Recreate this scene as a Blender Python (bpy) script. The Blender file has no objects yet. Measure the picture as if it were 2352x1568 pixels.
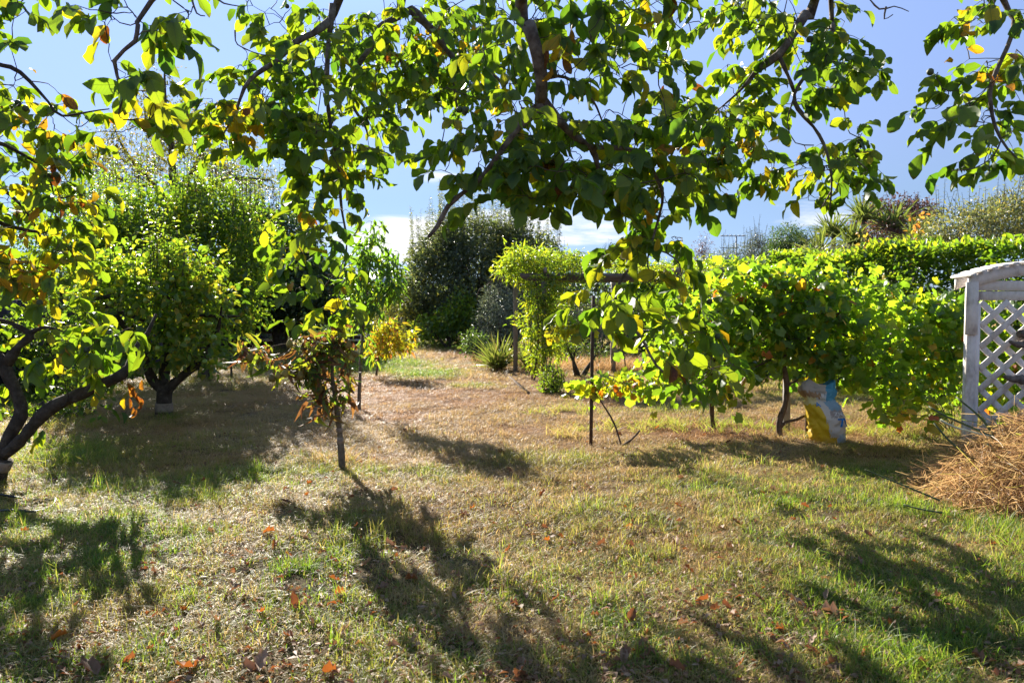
import bpy, math, random
import numpy as np
from mathutils import Vector, Matrix

# ------------------------------------------------------------------ camera, light, sky
SC = bpy.context.scene
COL = SC.collection
rng = np.random.default_rng(11)
random.seed(11)

F = 1829.0                    # focal length in units of a 2352 px wide frame
CX, CY = 1176.0, 784.0
H = 1.5
TILT = math.atan(94.0 / F)
ct, st = math.cos(TILT), math.sin(TILT)

cam_d = bpy.data.cameras.new('camera')
cam = bpy.data.objects.new('camera', cam_d)
COL.objects.link(cam)
cam.location = (0, 0, H)
cam.rotation_euler = (math.pi / 2 - TILT, 0, 0)
cam_d.sensor_width = 36.0
cam_d.lens = 36.0 * F / 2352.0
cam_d.clip_start = 0.05
cam_d.clip_end = 2000
cam_d.dof.use_dof = True
cam_d.dof.focus_distance = 6.0
cam_d.dof.aperture_fstop = 4.5
SC.camera = cam

SUN_EL = math.radians(27.0)
SUN_AZ = math.radians(25.5)        # left of straight ahead (+Y)
SUN_DIR = Vector((-math.sin(SUN_AZ) * math.cos(SUN_EL), math.cos(SUN_AZ) * math.cos(SUN_EL), math.sin(SUN_EL)))
sun_d = bpy.data.lights.new('sun', 'SUN')
sun_d.energy = 4.4
sun_d.angle = math.radians(0.5)
sun_d.color = (1.0, 0.93, 0.82)
sun = bpy.data.objects.new('sun', sun_d)
COL.objects.link(sun)
sun.location = (-8, 16, 12)
sun.rotation_euler = SUN_DIR.to_track_quat('Z', 'Y').to_euler()

SC.view_settings.view_transform = 'Standard'
SC.view_settings.look = 'None'
SC.view_settings.exposure = 1.9
SC.view_settings.gamma = 1.0
SC.view_settings.use_curve_mapping = False
SC.render.engine = 'CYCLES'
cy = SC.cycles
cy.max_bounces = 8
cy.diffuse_bounces = 6
cy.glossy_bounces = 2
cy.transmission_bounces = 5
cy.transparent_max_bounces = 4
cy.use_denoising = True
cy.sample_clamp_indirect = 6.0
cy.caustics_reflective = False
cy.caustics_refractive = False


class NT:
    """tiny helper for node trees"""
    def __init__(self, tree):
        self.t = tree

    def n(self, typ, **kw):
        nd = self.t.nodes.new(typ)
        for k, v in kw.items():
            if k.startswith('i_'):
                nd.inputs[k[2:].replace('_', ' ')].default_value = v
            else:
                setattr(nd, k, v)
        return nd

    def l(self, a, b):
        self.t.links.new(a, b)

    def math(self, op, a, b=None, c=None, clamp=False):
        nd = self.t.nodes.new('ShaderNodeMath')
        nd.operation = op
        nd.use_clamp = clamp
        for i, v in enumerate((a, b, c)):
            if v is None:
                continue
            if hasattr(v, 'is_linked') or hasattr(v, 'links'):
                self.l(v, nd.inputs[i])
            else:
                nd.inputs[i].default_value = v
        return nd.outputs[0]

    def ramp(self, fac, stops, interp='LINEAR'):
        nd = self.t.nodes.new('ShaderNodeValToRGB')
        cr = nd.color_ramp
        cr.interpolation = interp
        while len(cr.elements) > 1:
            cr.elements.remove(cr.elements[-1])
        cr.elements[0].position = stops[0][0]
        cr.elements[0].color = (*stops[0][1], 1)
        for p, c in stops[1:]:
            e = cr.elements.new(p)
            e.color = (*c, 1)
        if fac is not None:
            self.l(fac, nd.inputs[0])
        return nd.outputs[0]

    def mix(self, fac, a, b, typ='MIX'):
        nd = self.t.nodes.new('ShaderNodeMix')
        nd.data_type = 'RGBA'
        nd.blend_type = typ
        for i, v in ((0, fac), (6, a), (7, b)):
            if hasattr(v, 'links'):
                self.l(v, nd.inputs[i])
            elif i == 0:
                nd.inputs[0].default_value = v
            else:
                nd.inputs[i].default_value = (*v, 1)
        return nd.outputs[2]

    def noise(self, vec, scale, detail=4, rough=0.55, dist=0.0):
        nd = self.t.nodes.new('ShaderNodeTexNoise')
        nd.inputs['Scale'].default_value = scale
        nd.inputs['Detail'].default_value = detail
        nd.inputs['Roughness'].default_value = rough
        nd.inputs['Distortion'].default_value = dist
        if vec is not None:
            self.l(vec, nd.inputs['Vector'])
        return nd.outputs['Fac']


def make_world():
    w = bpy.data.worlds.new('World')
    SC.world = w
    w.use_nodes = True
    t = w.node_tree
    t.nodes.clear()
    k = NT(t)
    out = k.n('ShaderNodeOutputWorld')
    bg = k.n('ShaderNodeBackground')
    bg.inputs['Strength'].default_value = 0.055
    sky = k.n('ShaderNodeTexSky', sky_type='NISHITA', sun_disc=False, sun_elevation=SUN_EL,
              sun_rotation=-SUN_AZ, altitude=30, air_density=0.9, dust_density=0.0, ozone_density=3.0)
    tc = k.n('ShaderNodeTexCoord')
    sep = k.n('ShaderNodeSeparateXYZ')
    k.l(tc.outputs['Generated'], sep.inputs[0])
    z = sep.outputs['Z']
    # clouds: flat sheets seen at a low angle
    zz = k.math('ADD', k.math('MAXIMUM', z, 0.0), 0.07)
    cx = k.math('DIVIDE', sep.outputs['X'], zz)
    cyy = k.math('DIVIDE', sep.outputs['Y'], zz)
    cb = k.n('ShaderNodeCombineXYZ')
    k.l(cx, cb.inputs[0])
    k.l(k.math('MULTIPLY', cyy, 1.0), cb.inputs[1])
    nz = k.noise(cb.outputs[0], 0.85, 7, 0.62, 0.35)
    # a few known banks: (azimuth x/y, z/y, half width, half height, gain)
    az = k.math('DIVIDE', sep.outputs['X'], k.math('MAXIMUM', sep.outputs['Y'], 0.05))
    el = k.math('DIVIDE', z, k.math('MAXIMUM', sep.outputs['Y'], 0.05))
    bank = None
    for (px, py, hw, hh, g) in ((1120, 530, 240, 40, 0.42), (900, 580, 120, 40, 0.36), (1000, 408, 55, 16, 0.26), (1850, 500, 110, 30, 0.24),
                                (2190, 440, 120, 26, 0.12), (640, 190, 45, 32, 0.32), (1730, 420, 60, 18, 0.1), (2060, 385, 60, 10, 0.10), (1430, 510, 80, 22, 0.16)):
        dx = k.math('DIVIDE', k.math('SUBTRACT', az, (px - CX) / F), hw / F)
        dy = k.math('DIVIDE', k.math('SUBTRACT', el, (690 - py) / F), hh / F)
        d2 = k.math('ADD', k.math('MULTIPLY', dx, dx), k.math('MULTIPLY', dy, dy))
        e = k.math('MULTIPLY', k.math('POWER', 2.718, k.math('MULTIPLY', d2, -0.8)), g)
        bank = e if bank is None else k.math('ADD', bank, e)
    low = k.n('ShaderNodeMapRange', interpolation_type='SMOOTHSTEP')
    k.l(z, low.inputs['Value'])
    low.inputs['From Min'].default_value = 0.30
    low.inputs['From Max'].default_value = 0.05
    low.inputs['To Min'].default_value = -0.10
    low.inputs['To Max'].default_value = 0.0
    dens = k.math('ADD', k.math('ADD', nz, bank), low.outputs[0])
    mr = k.n('ShaderNodeMapRange', interpolation_type='SMOOTHSTEP')
    k.l(dens, mr.inputs['Value'])
    mr.inputs['From Min'].default_value = 0.60
    mr.inputs['From Max'].default_value = 0.84
    tcol = k.ramp(k.math('MULTIPLY', z, 2.0, clamp=True), [(0.04, (.31, .37, .59)), (0.24, (.53, .50, .57)), (0.38, (.77, .645, .70)), (0.64, (1.12, .91, .95)), (1.0, (2.3, 1.85, 1.5))])  # sky tint by height; overhead sky brightened past the sky model for added fill
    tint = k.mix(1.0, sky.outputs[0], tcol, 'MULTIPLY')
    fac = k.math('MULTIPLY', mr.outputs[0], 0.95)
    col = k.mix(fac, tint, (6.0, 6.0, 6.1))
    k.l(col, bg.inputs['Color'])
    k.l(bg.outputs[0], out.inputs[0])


make_world()

# ------------------------------------------------------------------ geometry helpers


def at(px, py, Y):
    """the point on the line of sight through pixel (px, py) of a 2352 x 1568 frame at distance Y ahead"""
    u, v = (px - CX) / F, -(py - CY) / F
    dx, dy, dz = u, ct + v * st, -st + v * ct
    s = Y / dy
    return np.array((dx * s, Y, H + dz * s))


def G(px, py):
    """the same on the ground"""
    u, v = (px - CX) / F, -(py - CY) / F
    dx, dy, dz = u, ct + v * st, -st + v * ct
    s = H / -dz
    x, y = dx * s, dy * s
    return np.array((x, y, float(gz(np.array([x]), np.array([y]))[0])))


def project(P):
    P = np.asarray(P)
    d = P - np.array((0, 0, H))
    fz = d[:, 1] * ct - d[:, 2] * st
    up = d[:, 1] * st + d[:, 2] * ct
    fz = np.where(fz < 0.05, 1e-3, fz)
    return CX + F * d[:, 0] / fz, CY - F * up / fz, fz


def vnoise(x, y, scale, seed=0):
    """smooth value noise 0..1 (numpy)"""
    x = np.asarray(x, float) * scale
    y = np.asarray(y, float) * scale
    xi, yi = np.floor(x).astype(np.int64), np.floor(y).astype(np.int64)
    xf, yf = x - xi, y - yi
    xf = xf * xf * (3 - 2 * xf)
    yf = yf * yf * (3 - 2 * yf)

    def hsh(a, b):
        n = (a * 374761393 + b * 668265263 + seed * 1442695041) & 0xffffffff
        n = ((n ^ (n >> 13)) * 1274126177) & 0xffffffff
        return ((n ^ (n >> 16)) & 0xffff) / 65535.0
    a, b = hsh(xi, yi), hsh(xi + 1, yi)
    c, d = hsh(xi, yi + 1), hsh(xi + 1, yi + 1)
    return (a * (1 - xf) + b * xf) * (1 - yf) + (c * (1 - xf) + d * xf) * yf


def gz(x, y):
    x, y = np.asarray(x, float), np.asarray(y, float)
    r = 0.05 * (vnoise(x, y, 0.7, 3) - 0.5) + 0.03 * (vnoise(x, y, 2.3, 5) - 0.5)
    return r * np.clip((40 - np.hypot(x, y)) / 20, 0, 1)


def norm(a):
    a = np.asarray(a, float)
    return a / (np.linalg.norm(a, axis=-1, keepdims=True) + 1e-9)


def raw_mesh(name, V, faces, mat, attrs=None, smooth=True):
    """faces: list of int arrays (n,3) / (n,4)"""
    me = bpy.data.meshes.new(name)
    V = np.asarray(V, np.float32)
    faces = [np.asarray(f, np.int32) for f in faces if f is not None and len(f)]
    loops = np.concatenate([f.ravel() for f in faces])
    tot = np.concatenate([np.full(len(f), f.shape[1], np.int32) for f in faces])
    start = np.concatenate(([0], np.cumsum(tot)[:-1])).astype(np.int32)
    me.vertices.add(len(V))
    me.vertices.foreach_set('co', V.ravel())
    me.loops.add(len(loops))
    me.loops.foreach_set('vertex_index', loops)
    me.polygons.add(len(tot))
    me.polygons.foreach_set('loop_start', start)
    if smooth:
        me.polygons.foreach_set('use_smooth', np.ones(len(tot), bool))
    for k, a in (attrs or {}).items():
        a = np.asarray(a, np.float32)
        if a.ndim == 1:
            at_ = me.attributes.new(k, 'FLOAT', 'POINT')
            at_.data.foreach_set('value', a)
        else:
            at_ = me.attributes.new(k, 'FLOAT_VECTOR', 'POINT')
            at_.data.foreach_set('vector', a.ravel())
    me.update(calc_edges=True)
    if mat:
        me.materials.append(mat)
    return me


def link(name, data, root=None, **props):
    o = bpy.data.objects.new(name, data)
    COL.objects.link(o)
    if root is not None:
        o.parent = root
    for k, v in props.items():
        if v is not None:
            o[k] = v
    return o


def thing(name, label, cat, loc, group=None):
    o = link(name, None, None, label=label, category=cat, group=group)
    o.location = tuple(float(c) for c in loc)
    o.empty_display_size = 0.2
    return o


def world_of(root):
    v = Vector((0, 0, 0))
    while root is not None:
        v += root.location
        root = root.parent
    return np.array(v)


class MB:
    """collects shapes in world coordinates; build() links ONE mesh object"""
    def __init__(self):
        self.V, self.Q, self.T, self.n = [], [], [], 0

    def add(self, V, Q=None, T=None):
        V = np.asarray(V, float)
        self.V.append(V)
        if Q is not None and len(Q):
            self.Q.append(np.asarray(Q) + self.n)
        if T is not None and len(T):
            self.T.append(np.asarray(T) + self.n)
        self.n += len(V)
        return self

    def tube(self, pts, radii, sides=6, cap=True):
        pts = np.asarray(pts, float)
        n = len(pts)
        radii = np.broadcast_to(np.asarray(radii, float), (n,))
        tang = np.gradient(pts, axis=0)
        tang = norm(tang)
        ref = np.array((0.0, 0, 1)) if abs(tang[0][2]) < 0.9 else np.array((1.0, 0, 0))
        nx = norm(np.cross(tang[0], ref))
        rings = []
        a = np.linspace(0, 2 * np.pi, sides, endpoint=False)
        for i in range(n):
            nx = norm(nx - tang[i] * np.dot(nx, tang[i]))
            ny = np.cross(tang[i], nx)
            rings.append(pts[i] + radii[i] * (np.cos(a)[:, None] * nx + np.sin(a)[:, None] * ny))
        V = np.concatenate(rings)
        q = []
        j = np.arange(sides)
        j2 = (j + 1) % sides
        for i in range(n - 1):
            q.append(np.stack((i * sides + j, i * sides + j2, (i + 1) * sides + j2, (i + 1) * sides + j), 1))
        T = None
        if cap:
            V = np.concatenate((V, pts[:1], pts[-1:]))
            c0, c1 = n * sides, n * sides + 1
            T = np.concatenate((np.stack((np.full(sides, c0), j2, j), 1),
                                np.stack((np.full(sides, c1), (n - 1) * sides + j, (n - 1) * sides + j2), 1)))
        return self.add(V, np.concatenate(q), T)

    def box(self, c, size, rot=None, bevel=0.0):
        """box with chamfered vertical look: c centre, size full, rot 3x3"""
        s = np.asarray(size, float) / 2
        b = bevel
        if b <= 0:
            v = np.array([(x, y, z) for x in (-1, 1) for y in (-1, 1) for z in (-1, 1)], float) * s
            q = [(0, 1, 3, 2), (4, 6, 7, 5), (0, 4, 5, 1), (2, 3, 7, 6), (0, 2, 6, 4), (1, 5, 7, 3)]
        else:
            v, q = [], []
            sx, sy, sz = s
            for z, ins in ((-sz, b), (-sz + b, 0), (sz - b, 0), (sz, b)):
                ax, ay = sx - ins, sy - ins
                k = min(b, sx * .4, sy * .4)
                for (px, py) in ((ax, -ay + k), (ax, ay - k), (ax - k, ay), (-ax + k, ay), (-ax, ay - k), (-ax, -ay + k), (-ax + k, -ay), (ax - k, -ay)):
                    v.append((px, py, z))
            v = np.array(v)
            for r in range(3):
                for j in range(8):
                    q.append((r * 8 + j, r * 8 + (j + 1) % 8, (r + 1) * 8 + (j + 1) % 8, (r + 1) * 8 + j))
            for o, sg in ((0, -1), (24, 1)):
                f = [(0, 1, 2, 7), (2, 3, 6, 7), (3, 4, 5, 6)]
                q += [tuple(o + i for i in (t if sg > 0 else t[::-1])) for t in f]
        if rot is not None:
            v = v @ np.asarray(rot).T
        return self.add(v + np.asarray(c, float), q)

    def build(self, name, mat, root=None, smooth=True, **props):
        V = np.concatenate(self.V)
        if root is not None:
            V = V - world_of(root)
        fs = []
        if self.Q:
            fs.append(np.concatenate(self.Q))
        if self.T:
            fs.append(np.concatenate(self.T))
        me = raw_mesh(name, V, fs, mat, None, smooth)
        return link(name, me, root, **props)


def spline(pts, radii=None, step=0.06):
    """Catmull-Rom through pts"""
    pts = np.asarray(pts, float)
    n = len(pts)
    r = np.interp(np.arange(n), np.linspace(0, n - 1, len(radii)), radii) if radii is not None else np.ones(n)
    D = np.concatenate((pts, r[:, None]), 1)
    E = np.concatenate(([2 * D[0] - D[1]], D, [2 * D[-1] - D[-2]]))
    out = []
    for i in range(n - 1):
        p0, p1, p2, p3 = E[i:i + 4]
        k = max(2, int(np.linalg.norm(p2[:3] - p1[:3]) / step))
        t = np.linspace(0, 1, k, endpoint=False)[:, None]
        out.append(0.5 * (2 * p1 + (p2 - p0) * t + (2 * p0 - 5 * p1 + 4 * p2 - p3) * t * t + (3 * p1 - p0 - 3 * p2 + p3) * t ** 3))
    out.append(D[-1:])
    o = np.concatenate(out)
    return o[:, :3], np.abs(o[:, 3])


def wobble(pts, amp, seed=0):
    n = len(pts)
    g = np.random.default_rng(seed)
    o = np.zeros((n, 3))
    for fr, a in ((0.35, 1.0), (0.9, 0.5)):
        ph = g.uniform(0, 6.28, 3)
        o += a * np.sin(np.arange(n)[:, None] * fr + ph)
    e = np.minimum(np.arange(n), 4)[:, None] / 4
    return pts + amp * o * e


# ------------------------------------------------------------------ leaf templates: base at origin, along +x, length 1, width 1


def leaf_t(stations, bend=0.15, fold=0.3, wav=0.0, twist=0.0):
    rows, uv = [], []
    V, U = [(0, 0, 0, 0)], [(0, 0, 0)]
    for i, (t, w) in enumerate(stations):
        b = -bend * t * t
        wv = wav * math.sin(i * 2.3)
        for sgn in (-1, 0, 1):
            yy = sgn * w
            zz = (fold * w + wv * (1 if sgn > 0 else -0.7)) * (1 if sgn else 0) + twist * t * sgn * w
            V.append((t, yy, b, zz * 1.7))
            U.append((t, sgn * w * 2, 0))
    V.append((1, 0, -bend, 0))
    U.append((1, 0, 0))
    m = len(stations)
    T = [(0, 2, 1), (0, 3, 2)]
    Q = []
    for i in range(m - 1):
        a, b = 1 + 3 * i, 4 + 3 * i
        Q += [(a, a + 1, b + 1, b), (a + 1, a + 2, b + 2, b + 1)]
    a, tip = 1 + 3 * (m - 1), 1 + 3 * m
    T += [(a, a + 1, tip), (a + 1, a + 2, tip)]
    return np.array(V, float), np.array(Q, int).reshape(-1, 4), np.array(T, int), np.array(U, float)


def lobed_t(cup=0.12, seed=0):
    g = np.random.default_rng(seed)
    ang = np.radians([180, 150, 128, 100, 78, 55, 33, 15, 0, -15, -33, -55, -78, -100, -128, -150])
    rad = np.array([0.12, 0.42, 0.46, 0.42, 0.49, 0.53, 0.45, 0.52, 0.62, 0.52, 0.45, 0.53, 0.49, 0.42, 0.46, 0.42])
    V, U = [(0.35, 0, 0, 0)], [(0.35, 0, 0)]
    for a, r in zip(ang, rad):
        r *= g.uniform(0.92, 1.08)
        x, y = 0.35 + r * math.cos(a), r * math.sin(a)
        V.append((x, y, -cup * r * 1.6 + 0.10 * g.uniform(-1, 1), 0))
        U.append((x, y * 1.6, 0))
    n = len(ang)
    T = [(0, 1 + (i + 1) % n, 1 + i) for i in range(n)]
    return np.array(V, float), np.zeros((0, 4), int), np.array(T, int), np.array(U, float)


OBO = [(0.12, 0.22), (0.34, 0.42), (0.58, 0.50), (0.80, 0.40), (0.93, 0.20)]
T_WALNUT = [leaf_t(OBO, 0.10, 0.25, 0.03), leaf_t(OBO, 0.28, 0.45, 0.04, 0.2), leaf_t(OBO, 0.42, 0.15, 0.05, -0.25), leaf_t(OBO, 0.0, 0.35, 0.06, 0.4),
            leaf_t(OBO, 0.6, 0.5, 0.03, 0.1)]
ELL = [(0.2, 0.34), (0.5, 0.5), (0.8, 0.33)]
T_APPLE = [leaf_t(ELL, 0.2, 0.35), leaf_t(ELL, 0.45, 0.5, 0.03), leaf_t(ELL, 0.1, 0.2, 0.06)]
LAN = [(0.15, 0.36), (0.4, 0.5), (0.7, 0.36)]
T_LANCE = [leaf_t(LAN, 0.5, 0.5), leaf_t(LAN, 0.9, 0.6), leaf_t(LAN, 0.25, 0.3, 0.1)]
T_CURL = [leaf_t(LAN, 1.3, 0.9, 0.15), leaf_t(LAN, 0.8, 1.1, 0.2, .6), leaf_t(LAN, 1.6, 0.5, 0.1, -.5)]
T_VINE = [lobed_t(0.05, 1), lobed_t(0.25, 2), lobed_t(-0.2, 3)]
SML = [(0.5, 0.5)]
T_SMALL = [leaf_t(SML, 0.2, 0.4), leaf_t(SML, 0.1, 0.1), leaf_t(SML, 0.5, 0.6)]
OBD = [(0.08, 0.16), (0.24, 0.40), (0.40, 0.37), (0.55, 0.50), (0.70, 0.40), (0.84, 0.36), (0.95, 0.14)]
T_DEAD = [leaf_t(OBD, 0.35, 0.9, 0.16, .3), leaf_t(OBD, -0.5, 0.6, 0.18, -.5), leaf_t(OBD, 0.9, 1.1, 0.14, .6), leaf_t(OBD, -0.25, 0.55, 0.16, .5)]


def flat3(tv, asp):
    return np.stack((tv[:, 0], tv[:, 1], tv[:, 2] + tv[:, 3] * asp), 1)


def frames(D, N):
    D = norm(D)
    N = N - D * np.sum(N * D, 1, keepdims=True)
    N = norm(N)
    return D, np.cross(N, D), N


class Leaves:
    def __init__(self):
        self.a = []

    def add(self, P, D, N, L, W, tone):
        n = len(P)
        if n == 0:
            return
        f = lambda v: np.broadcast_to(np.asarray(v, float), (n,))
        self.a.append(np.concatenate((np.asarray(P, float), np.asarray(D, float), np.asarray(N, float), f(L)[:, None], f(W)[:, None], f(tone)[:, None]), 1))

    def build(self, root, mat, temps, nparts=0, name='leaf', mass='foliage', meshes=None):
        A = np.concatenate(self.a)
        P = A[:, :3]
        D, Y, N = frames(A[:, 3:6], A[:, 6:9])
        L, W, tone = A[:, 9], A[:, 10], A[:, 11]
        var = rng.integers(0, len(temps), len(A))
        part = np.zeros(len(A), bool)
        off = world_of(root)
        if nparts:
            px, py, fz = project(P + D * L[:, None] * 0.5)
            ok = (px > 0) & (px < 2352) & (py > 0) & (py < 1568) & (fz > 0.2)
            key = np.where(ok, L / fz, -1)
            idx = np.argsort(-key)[:nparts]
            idx = idx[key[idx] > 0]
            part[idx] = True
            ms = []
            for v, (tv, q, t, u) in enumerate(temps):
                ms.append(raw_mesh(name, flat3(tv, float(np.median(W / L))), [q, t], mat, {'luv': u, 'tone': np.zeros(len(tv))}))
            for i in idx:
                o = link(name, ms[var[i]], root)
                M = Matrix(((D[i, 0] * L[i], Y[i, 0] * W[i], N[i, 0] * L[i], P[i, 0] - off[0]),
                            (D[i, 1] * L[i], Y[i, 1] * W[i], N[i, 1] * L[i], P[i, 1] - off[1]),
                            (D[i, 2] * L[i], Y[i, 2] * W[i], N[i, 2] * L[i], P[i, 2] - off[2]), (0, 0, 0, 1)))
                o.matrix_basis = M
                o.color = (float(tone[i]), 0, 0, 1)
        Vs, Qs, Ts, us, ts, n = [], [], [], [], [], 0
        for v, (tv, q, t, u) in enumerate(temps):
            s = np.where((var == v) & ~part)[0]
            if not len(s):
                continue
            V = (P[s, None, :] + L[s, None, None] * tv[None, :, 0:1] * D[s, None, :] + W[s, None, None] * tv[None, :, 1:2] * Y[s, None, :]
                 + (L[s, None, None] * tv[None, :, 2:3] + W[s, None, None] * tv[None, :, 3:4]) * N[s, None, :]).reshape(-1, 3)
            k = len(tv)
            base = n + np.arange(len(s)) * k
            if len(q):
                Qs.append((q[None] + base[:, None, None]).reshape(-1, 4))
            Ts.append((t[None] + base[:, None, None]).reshape(-1, 3))
            Vs.append(V)
            us.append(np.tile(u, (len(s), 1)))
            ts.append(np.repeat(tone[s], k))
            n += len(V)
        if Vs:
            me = raw_mesh(mass, np.concatenate(Vs) - off, [np.concatenate(Qs) if Qs else None, np.concatenate(Ts)], mat,
                          {'luv': np.concatenate(us), 'tone': np.concatenate(ts)})
            o = link(mass, me, root, kind='stuff')
            o.color = (0, 0, 0, 1)
            return o


def rand_unit(n):
    return norm(rng.normal(size=(n, 3)))


# ------------------------------------------------------------------ materials
MATS = {}


def new_mat(name):
    m = bpy.data.materials.new(name)
    m.use_nodes = True
    m.node_tree.nodes.clear()
    return m, NT(m.node_tree)


def leaf_mat(name, refl, trans, fac=0.5, rough=0.45, spec=0.35, vein=0.0, noise_scale=60, tgain=1.3):
    m, k = new_mat(name)
    out = k.n('ShaderNodeOutputMaterial')
    a = k.n('ShaderNodeAttribute', attribute_name='tone')
    oi = k.n('ShaderNodeObjectInfo')
    sp = k.n('ShaderNodeSeparateColor')
    k.l(oi.outputs['Color'], sp.inputs[0])
    geo = k.n('ShaderNodeNewGeometry')
    nz = k.noise(geo.outputs['Position'], noise_scale, 3)
    tone = k.math('ADD', a.outputs['Fac'], sp.outputs[0])
    tone = k.math('ADD', tone, k.math('MULTIPLY', k.math('SUBTRACT', nz, 0.5), 0.12), clamp=True)
    trans = [(p, tuple(min(.8, c * tgain) for c in cc)) for p, cc in trans]
    refl = [(p, tuple(c * 1.25 for c in cc)) for p, cc in refl]
    c1, c2 = k.ramp(tone, refl), k.ramp(tone, trans)
    if vein > 0:
        uv = k.n('ShaderNodeAttribute', attribute_name='luv')
        su = k.n('ShaderNodeSeparateXYZ')
        k.l(uv.outputs['Vector'], su.inputs[0])
        av = k.math('ABSOLUTE', su.outputs[1])
        ph = k.math('SUBTRACT', k.math('MULTIPLY', su.outputs[0], 9.0), k.math('MULTIPLY', av, 3.2))
        fr = k.math('ABSOLUTE', k.math('SUBTRACT', k.math('FRACT', ph), 0.5))
        lat = k.math('LESS_THAN', fr, 0.07)
        mid = k.math('LESS_THAN', av, 0.05)
        v = k.math('MULTIPLY', k.math('MAXIMUM', k.math('MULTIPLY', lat, 0.6), mid), vein)
        spot = k.math('GREATER_THAN', k.noise(geo.outputs['Position'], 48, 2), 0.70)
        edge = k.math('MULTIPLY', k.math('GREATER_THAN', k.math('ADD', su.outputs[0], k.math('MULTIPLY', nz, .5)), 1.12), k.math('GREATER_THAN', oi.outputs['Random'], .6))
        v2 = k.math('MULTIPLY', k.math('MAXIMUM', spot, edge), .6)
        c1 = k.mix(v2, c1, (0.12, 0.07, 0.03))
        c2 = k.mix(v2, c2, (0.20, 0.09, 0.015))
        c1 = k.mix(v, c1, (0.16, 0.22, 0.05))
        c2 = k.mix(v, c2, (0.10, 0.15, 0.01))
    bs = k.n('ShaderNodeBsdfPrincipled')
    k.l(c1, bs.inputs['Base Color'])
    bs.inputs['Roughness'].default_value = rough
    bs.inputs['Specular IOR Level'].default_value = spec
    tr = k.n('ShaderNodeBsdfTranslucent')
    k.l(c2, tr.inputs['Color'])
    mx = k.n('ShaderNodeMixShader')
    mx.inputs[0].default_value = fac
    k.l(bs.outputs[0], mx.inputs[1])
    k.l(tr.outputs[0], mx.inputs[2])
    k.l(mx.outputs[0], out.inputs[0])
    MATS[name] = m
    return m


def solid_mat(name, stops, scale=6.0, rough=0.85, bump=0.3, bscale=40, stretch=(1, 1, 1), spec=0.2, objvar=0.0):
    m, k = new_mat(name)
    out = k.n('ShaderNodeOutputMaterial')
    geo = k.n('ShaderNodeNewGeometry')
    mp = k.n('ShaderNodeMapping')
    mp.inputs['Scale'].default_value = stretch
    k.l(geo.outputs['Position'], mp.inputs['Vector'])
    nz = k.noise(mp.outputs[0], scale, 6, 0.6)
    v = nz
    if objvar:
        oi = k.n('ShaderNodeObjectInfo')
        v = k.math('ADD', nz, k.math('MULTIPLY', k.math('SUBTRACT', oi.outputs['Random'], 0.5), objvar), clamp=True)
    c = k.ramp(v, stops)
    bs = k.n('ShaderNodeBsdfPrincipled')
    k.l(c, bs.inputs['Base Color'])
    bs.inputs['Roughness'].default_value = rough
    bs.inputs['Specular IOR Level'].default_value = spec
    if bump:
        nb = k.noise(mp.outputs[0], bscale, 5, 0.65)
        bp = k.n('ShaderNodeBump')
        bp.inputs['Strength'].default_value = bump
        bp.inputs['Distance'].default_value = 0.02
        k.l(nb, bp.inputs['Height'])
        k.l(bp.outputs[0], bs.inputs['Normal'])
    k.l(bs.outputs[0], out.inputs[0])
    MATS[name] = m
    return m


M_WALNUT = leaf_mat('walnut_leaf',
                    [(0.0, (0.030, 0.060, 0.022)), (0.45, (0.045, 0.085, 0.022)), (0.75, (0.075, 0.115, 0.022)), (0.86, (0.26, 0.20, 0.02)), (0.93, (0.34, 0.17, 0.02)), (1.0, (0.11, 0.04, 0.018))],
                    [(0.0, (0.10, 0.24, 0.012)), (0.45, (0.24, 0.37, 0.012)), (0.75, (0.42, 0.48, 0.012)), (0.86, (0.72, 0.50, 0.01)), (0.93, (0.75, 0.33, 0.01)), (1.0, (0.22, 0.05, 0.01))],
                    0.46, 0.50, 0.35, 0.5, tgain=1.22)
M_APPLE = leaf_mat('apple_leaf',
                   [(0, (0.030, 0.058, 0.022)), (0.6, (0.055, 0.090, 0.026)), (0.85, (0.10, 0.13, 0.03)), (1, (0.28, 0.20, 0.03))],
                   [(0, (0.10, 0.22, 0.012)), (0.6, (0.22, 0.34, 0.015)), (0.85, (0.38, 0.44, 0.02)), (1, (0.65, 0.42, 0.02))], 0.46, 0.45, 0.45, tgain=1.6)
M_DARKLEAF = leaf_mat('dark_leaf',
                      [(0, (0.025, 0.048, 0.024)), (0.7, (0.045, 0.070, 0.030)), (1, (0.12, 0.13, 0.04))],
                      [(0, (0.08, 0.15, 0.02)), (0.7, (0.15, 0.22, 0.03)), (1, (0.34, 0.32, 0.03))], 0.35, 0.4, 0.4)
M_GREYLEAF = leaf_mat('grey_olive_leaf', [(0, (0.05, 0.065, 0.042)), (0.7, (0.095, 0.11, 0.065)), (1, (0.19, 0.17, 0.07))],
                     [(0, (0.09, 0.13, 0.03)), (0.7, (0.19, 0.22, 0.05)), (1, (0.38, 0.33, 0.05))], 0.38, 0.42, 0.4, tgain=1.6)
M_OLIVELEAF = leaf_mat('olive_leaf', [(0, (0.08, 0.10, 0.075)), (1, (0.20, 0.22, 0.17))], [(0, (0.12, 0.15, 0.07)), (1, (0.25, 0.28, 0.12))], 0.3, 0.45, 0.4)
M_THINLEAF = leaf_mat('thin_leaf', [(0, (0.05, 0.06, 0.02)), (0.5, (0.12, 0.11, 0.03)), (1, (0.30, 0.20, 0.04))],
                      [(0, (0.12, 0.15, 0.02)), (0.5, (0.25, 0.25, 0.03)), (1, (0.50, 0.34, 0.03))], 0.40, 0.5, 0.3)
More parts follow.
